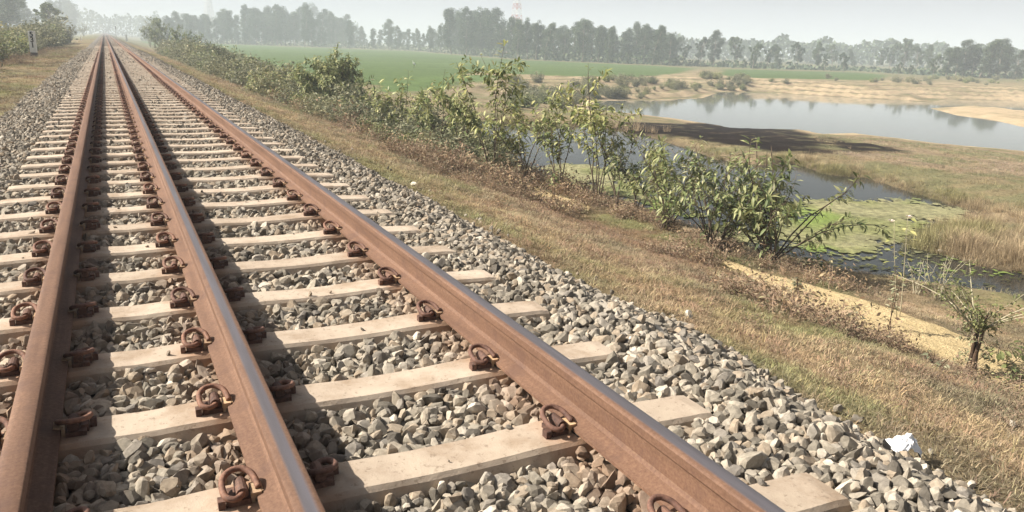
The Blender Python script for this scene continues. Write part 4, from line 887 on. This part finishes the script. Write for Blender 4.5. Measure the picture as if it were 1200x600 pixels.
def pole(b0, h, label):
    t = empty('signal_mast', tuple(b0), 0, label=label, cat='mast'); b = MB(); b.tube([(0, 0, 0), (0, 0, h)], [.14, .09], 8); obj('pole', b.mesh('pole', MGRYP), t)
    b = MB(); b.box((0, -.15, h*.88), (.5, .2, 1.3)); obj('signal_head', b.mesh('signal_head', MBLK), t)
pole(on(133, 3.2), 4.6, 'thin dark mast right of the vanishing point of the rails')

# ------------------------------------------------------------------ small plants at the lower right
def weed_plant(base, h, label, seed, n_st=1, leaves=10, ll=.07, smat=None, name='weed_stalk', lean=(0, 0), bend=.15, lm=None, flowers=0):
    r = random.Random(seed); t = empty(name, tuple(base), 0, label=label, cat='plant'); sb = MB(); lb = MB(); fl = MB()
    for s_ in range(n_st):
        p = Vector((r.gauss(0, .02), r.gauss(0, .02), -.02)); d = Vector((lean[0]+r.gauss(0, bend), lean[1]+r.gauss(0, bend), 1)).normalized(); P_ = [p.copy()]
        for k in range(8): d = (d+Vector((r.gauss(0, bend*.5), r.gauss(0, bend*.5), 0))).normalized(); p = p+d*h/8*r.uniform(.9, 1.1); P_.append(p.copy())
        sb.tube(P_, [.0065*(1-.7*i/8) for i in range(9)], 5)
        for i in range(leaves):
            f = 8*(.45+.55*r.random()); k = min(int(f), 7); q = P_[k].lerp(P_[k+1], f-k); a = r.uniform(0, 6.28); dd = Vector((math.cos(a), math.sin(a), r.uniform(-.5, .4)))
            e = q+dd.normalized()*ll*.5; sb.tube([q, e], [.002, .0015], 3, 0, False); M = leaf_matrix(e, dd, r); vs, fs = leaf_geo(ll*r.uniform(.7, 1.2), ll*.4); lb.add([M @ Vector(v) for v in vs], fs)
        for i in range(flowers):
            q = P_[-1]+Vector((r.gauss(0, .04), r.gauss(0, .04), r.uniform(-.05, .03)))
            for a in range(5): fl.add([q, q+Vector((math.cos(a*1.26), math.sin(a*1.26), .8))*.035, q+Vector((math.cos(a*1.26+.8), math.sin(a*1.26+.8), .8))*.035], [(0, 1, 2)])
    obj('stem', sb.mesh('stem', smat or MSTEM, True), t)
    if lb.v: obj('foliage', lb.mesh('foliage', lm or MPALE), t)
    if fl.v: obj('flower', fl.mesh('flower', m_plain('pale_flower', (.75, .62, .58))), t)
    return t
b0 = hit(1041, 390); weed_plant(b0, .62, 'short dark gnarled stalk at the path edge wrapped in dry leaves', 1, 2, 22, .06, MDARK, 'gnarled_stalk', bend=.08, lm=MGREY)
b0 = hit(1050, 372); weed_plant(b0, 1.30, 'tall thin pale stalk with few leaves at its tip, standing before the pond', 2, 2, 10, .10, MPSTEM, lean=(-.1, .02), bend=.05, flowers=1)
b0 = hit(1098, 352); weed_plant(b0, .7, 'sparse clump of pale upright stalks by the near water edge', 4, 9, 5, .05, MPSTEM, 'stalk_clump', bend=.22, lm=MGREY)
b0 = hit(1075, 345); weed_plant(b0, .55, 'small clump of grey stalks left of the pale ones at the water edge', 14, 8, 4, .05, MPSTEM, 'stalk_clump', bend=.25, lm=MGREY)
# stump overgrown with creepers
b0 = hit(1138, 436); t = empty('overgrown_stump', tuple(b0), 0, label='dark stump wrapped in creeper with thin pale branches fanning out at the path edge', cat='stump'); r = random.Random(8)
sb = MB(); 
for a in (0, 1.9, 3.9): sb.tube(bez([(math.cos(a)*.05, math.sin(a)*.05, -.05), (math.cos(a)*.028, math.sin(a)*.025, .15), (math.cos(a+.8)*.03, math.sin(a+.8)*.03, .35), (math.cos(a+1.6)*.04, math.sin(a+1.6)*.04, .62)], 4), [.026-.0012*i for i in range(13)], 7)
obj('trunk', sb.mesh('trunk', MDARK, True), t)
br = MB(); lv = MB()
for i in range(15):
    a = r.uniform(0, 6.28); L = r.uniform(.6, 1.15); P_ = [Vector((0, 0, .42))]; d = Vector((math.cos(a)*.8, math.sin(a)*.8, r.uniform(.5, 1.4))).normalized()
    for k in range(6): d = (d+Vector((r.gauss(0, .12), r.gauss(0, .12), -.07))).normalized(); P_.append(P_[-1]+d*L/6)
    br.tube(P_, [.008-.001*k for k in range(7)], 5)
    for _ in range(60):
        f = r.uniform(.6, 5.9); k = int(f); q = P_[k].lerp(P_[k+1], f-k)+Vector((r.gauss(0, .035), r.gauss(0, .035), r.gauss(0, .03))); M = leaf_matrix(q, Vector((r.gauss(0, 1), r.gauss(0, 1), r.gauss(0, .5))), r); vs, fs = leaf_geo(.045, .018); lv.add([M @ Vector(v) for v in vs], fs)
obj('branch', br.mesh('branch', MPSTEM, True), t); obj('foliage', lv.mesh('foliage', m_leaf('creeper_leaf', [(0, (.10, .12, .045)), (.6, (.19, .21, .08)), (1, (.32, .31, .14))], .6, .25, 'Island')), t)
cr = MB()
for i in range(46):
    z = r.uniform(-.02, .5); a = r.uniform(0, 6.28); p = Vector((math.cos(a)*.08, math.sin(a)*.08, z)); q = p+Vector((math.cos(a)*.1, math.sin(a)*.1, r.uniform(-.1, .1))); cr.tube([p, (p+q)/2+Vector((0, 0, .03)), q], .0025, 4, 0, False)
    for _ in range(6): M = leaf_matrix(p.lerp(q, r.random()), Vector((r.gauss(0, 1), r.gauss(0, 1), r.gauss(0, .6))), r); vs, fs = leaf_geo(.045, .022); cr.add([M @ Vector(v) for v in vs], fs, 1)
obj('creeper', cr.mesh('creeper', [MTWIG, MGREY]), t)
b0 = hit(1172, 428); weed_plant(b0, .30, 'small broad leaved seedling on the sandy path beside the stump', 21, 3, 9, .12, MSTEM, 'leafy_seedling', bend=.35)
b0 = hit(1195, 447); weed_plant(b0, .22, 'low dark green seedling at the right edge of the photo', 22, 6, 12, .06, MSTEM, 'leafy_seedling', bend=.5, lm=MLEAF)
for i, (u, v, lab) in enumerate([(1095, 432, 'thin dry seedling at the lower path edge'), (1003, 385, 'brown curled weed at the bank edge left of the gnarled stalk'), (934, 345, 'dark bare weed where the path comes out from behind the shrubs'), (648, 235, 'slim upright stem with dark leaves at the edge of the green weed'), (612, 232, 'thin straight sapling stem left of the green weed'), (948, 318, 'bright little plant with upright leaves at the water edge')]):
    b0 = hit(u, v); weed_plant(b0, [.22, .3, .28, .75, 1.1, .3][i], lab, 40+i, [3, 4, 4, 2, 1, 4][i], [8, 8, 10, 18, 6, 9][i], [.05, .06, .06, .1, .08, .13][i], MDARK, 'weed_stalk', bend=.2 if i not in (3, 4) else .06, lm=MGREY if i < 3 else MLEAF)

# ------------------------------------------------------------------ litter and pale stones
b0 = hit(1055, 540); me = bpy.data.meshes.new('plastic_bag'); bm = bmesh.new(); bmesh.ops.create_grid(bm, x_segments=22, y_segments=18, size=1)
for v in bm.verts:
    x, y = v.co.x, v.co.y; q = max(abs(x), abs(y)); arch = .085*(1-abs(x)**2.4)*(1-.35*y*y)
    n_ = float(fbm(x*2.6+3, y*2.6, 5, 4))-.5; fold = .030*abs(math.sin(5*x+3*y+6*n_))
    edge = .012*float(fbm(x*6, y*6+9, 8, 2)) if q > .9 else 0
    v.co = Vector((x*.085*(1+.25*n_)+.012*y, y*.062*(1+.3*n_)+.02*math.sin(3*x), max(.0, arch+.055*n_+fold*.7-edge)+(.012 if y < -.5 and abs(x) < .5 else 0)))
bm.to_mesh(me); bm.free(); m_, tr_, bb = mat('white_plastic', .45, .5); bb.inputs['Base Color'].default_value = (.82, .83, .86, 1); me.materials.append(m_); me.materials.append(m_plain('bag_inner_shade', (.05, .05, .05)))  # underside of the bag coloured near black, painting in the shade beneath it
o = obj('plastic_bag', me, loc=(b0[0], b0[1], b0[2]+.05), label='crumpled white plastic bag lying in dry grass at the foot of the ballast', cat='litter'); sd = o.modifiers.new('thick', 'SOLIDIFY'); sd.thickness = .0025; sd.material_offset = 1; o.rotation_euler = (.25, 0, -.5); o.scale = (.85, .85, .6)
MPS = m_plain('pale_stone', (.60, .55, .47), .9, .2, .12, 40)
def pale_rock(seed):
    me = rock(seed, 1).copy(); me.materials.clear(); me.materials.append(MPS); me.name = 'pale_stone'; return me
for i, (u, v, s, lab) in enumerate([(518, 202, .05, 'pale stone in the grass just below the slender shrubs'), (541, 196, .05, 'pale stone at the foot of the tallest slender shrub'), (478, 165, .07, 'pale stone by the hedge foot'), (862, 342, .026, 'small pale stone alone in the grass right of the ballast'), (806, 371, .03, 'cream stone in the grass close to the ballast toe'), (485, 218, .035, 'small pale stone at the grass edge beyond the right rail'), (344, 121, .07, 'white stone on the verge below the dense bush'), (1186, 502, .03, 'pale stone in dry grass near the right edge'), (1033, 524, .022, 'pale pebble just left of the white bag'), (1063, 546, .024, 'pale pebble just below the white bag'), (600, 214, .05, 'pale rock at the start of the sandy path'), (1102, 296, .05, 'white stone at the foot of the reeds by the weed')]):
    b0 = hit(u, v); o = obj('pale_stone', pale_rock(700+i), loc=(b0[0], b0[1], max(b0[2], WN if u > 1090 and v < 300 else -9)+s*.4), label=lab, cat='stone'); o.scale = (s, s, s); o.rotation_euler = (0, 0, i)
b0 = hit(484, 80); b = MB()   # a wading bird, white, standing in the field
b.tube([(0, 0, .62), (.18, 0, .66), (.42, 0, .60), (.6, 0, .5)], [.05, .14, .13, .02], 8); b.tube([(.05, 0, .64), (-.06, 0, .82), (-.02, 0, 1.0), (-.12, 0, 1.04)], [.06, .035, .03, .04], 7); b.tube([(-.12, 0, 1.04), (-.28, 0, 1.02)], [.018, .004], 5)
me = b.mesh('egret_body', m_plain('white_feather', (.8, .8, .78)), True); t = empty('white_bird', tuple(b0), .6, label='white long necked bird standing in the green field', cat='bird'); obj('body', me, t)
for s_ in (-.05, .05):
    b = MB(); b.tube([(.25, s_, .6), (.22, s_, .3), (.24, s_, 0)], .012, 5); obj('leg', b.mesh('leg', MBLK), t)

# ------------------------------------------------------------------ haze
hb = MB(); hb.box((500, 1650, 10.5), (6600, 4000, 33)); mh = bpy.data.materials.new('haze'); mh.use_nodes = True; t = mh.node_tree; t.nodes.clear()
pv_ = t.nodes.new('ShaderNodeVolumePrincipled'); pv_.inputs['Density'].default_value = HAZE; pv_.inputs['Color'].default_value = (.82, .91, 1, 1); pv_.inputs['Anisotropy'].default_value = .0
out = t.nodes.new('ShaderNodeOutputMaterial'); t.links.new(pv_.outputs[0], out.inputs['Volume'])
obj('haze', hb.mesh('haze', mh), kind='stuff')
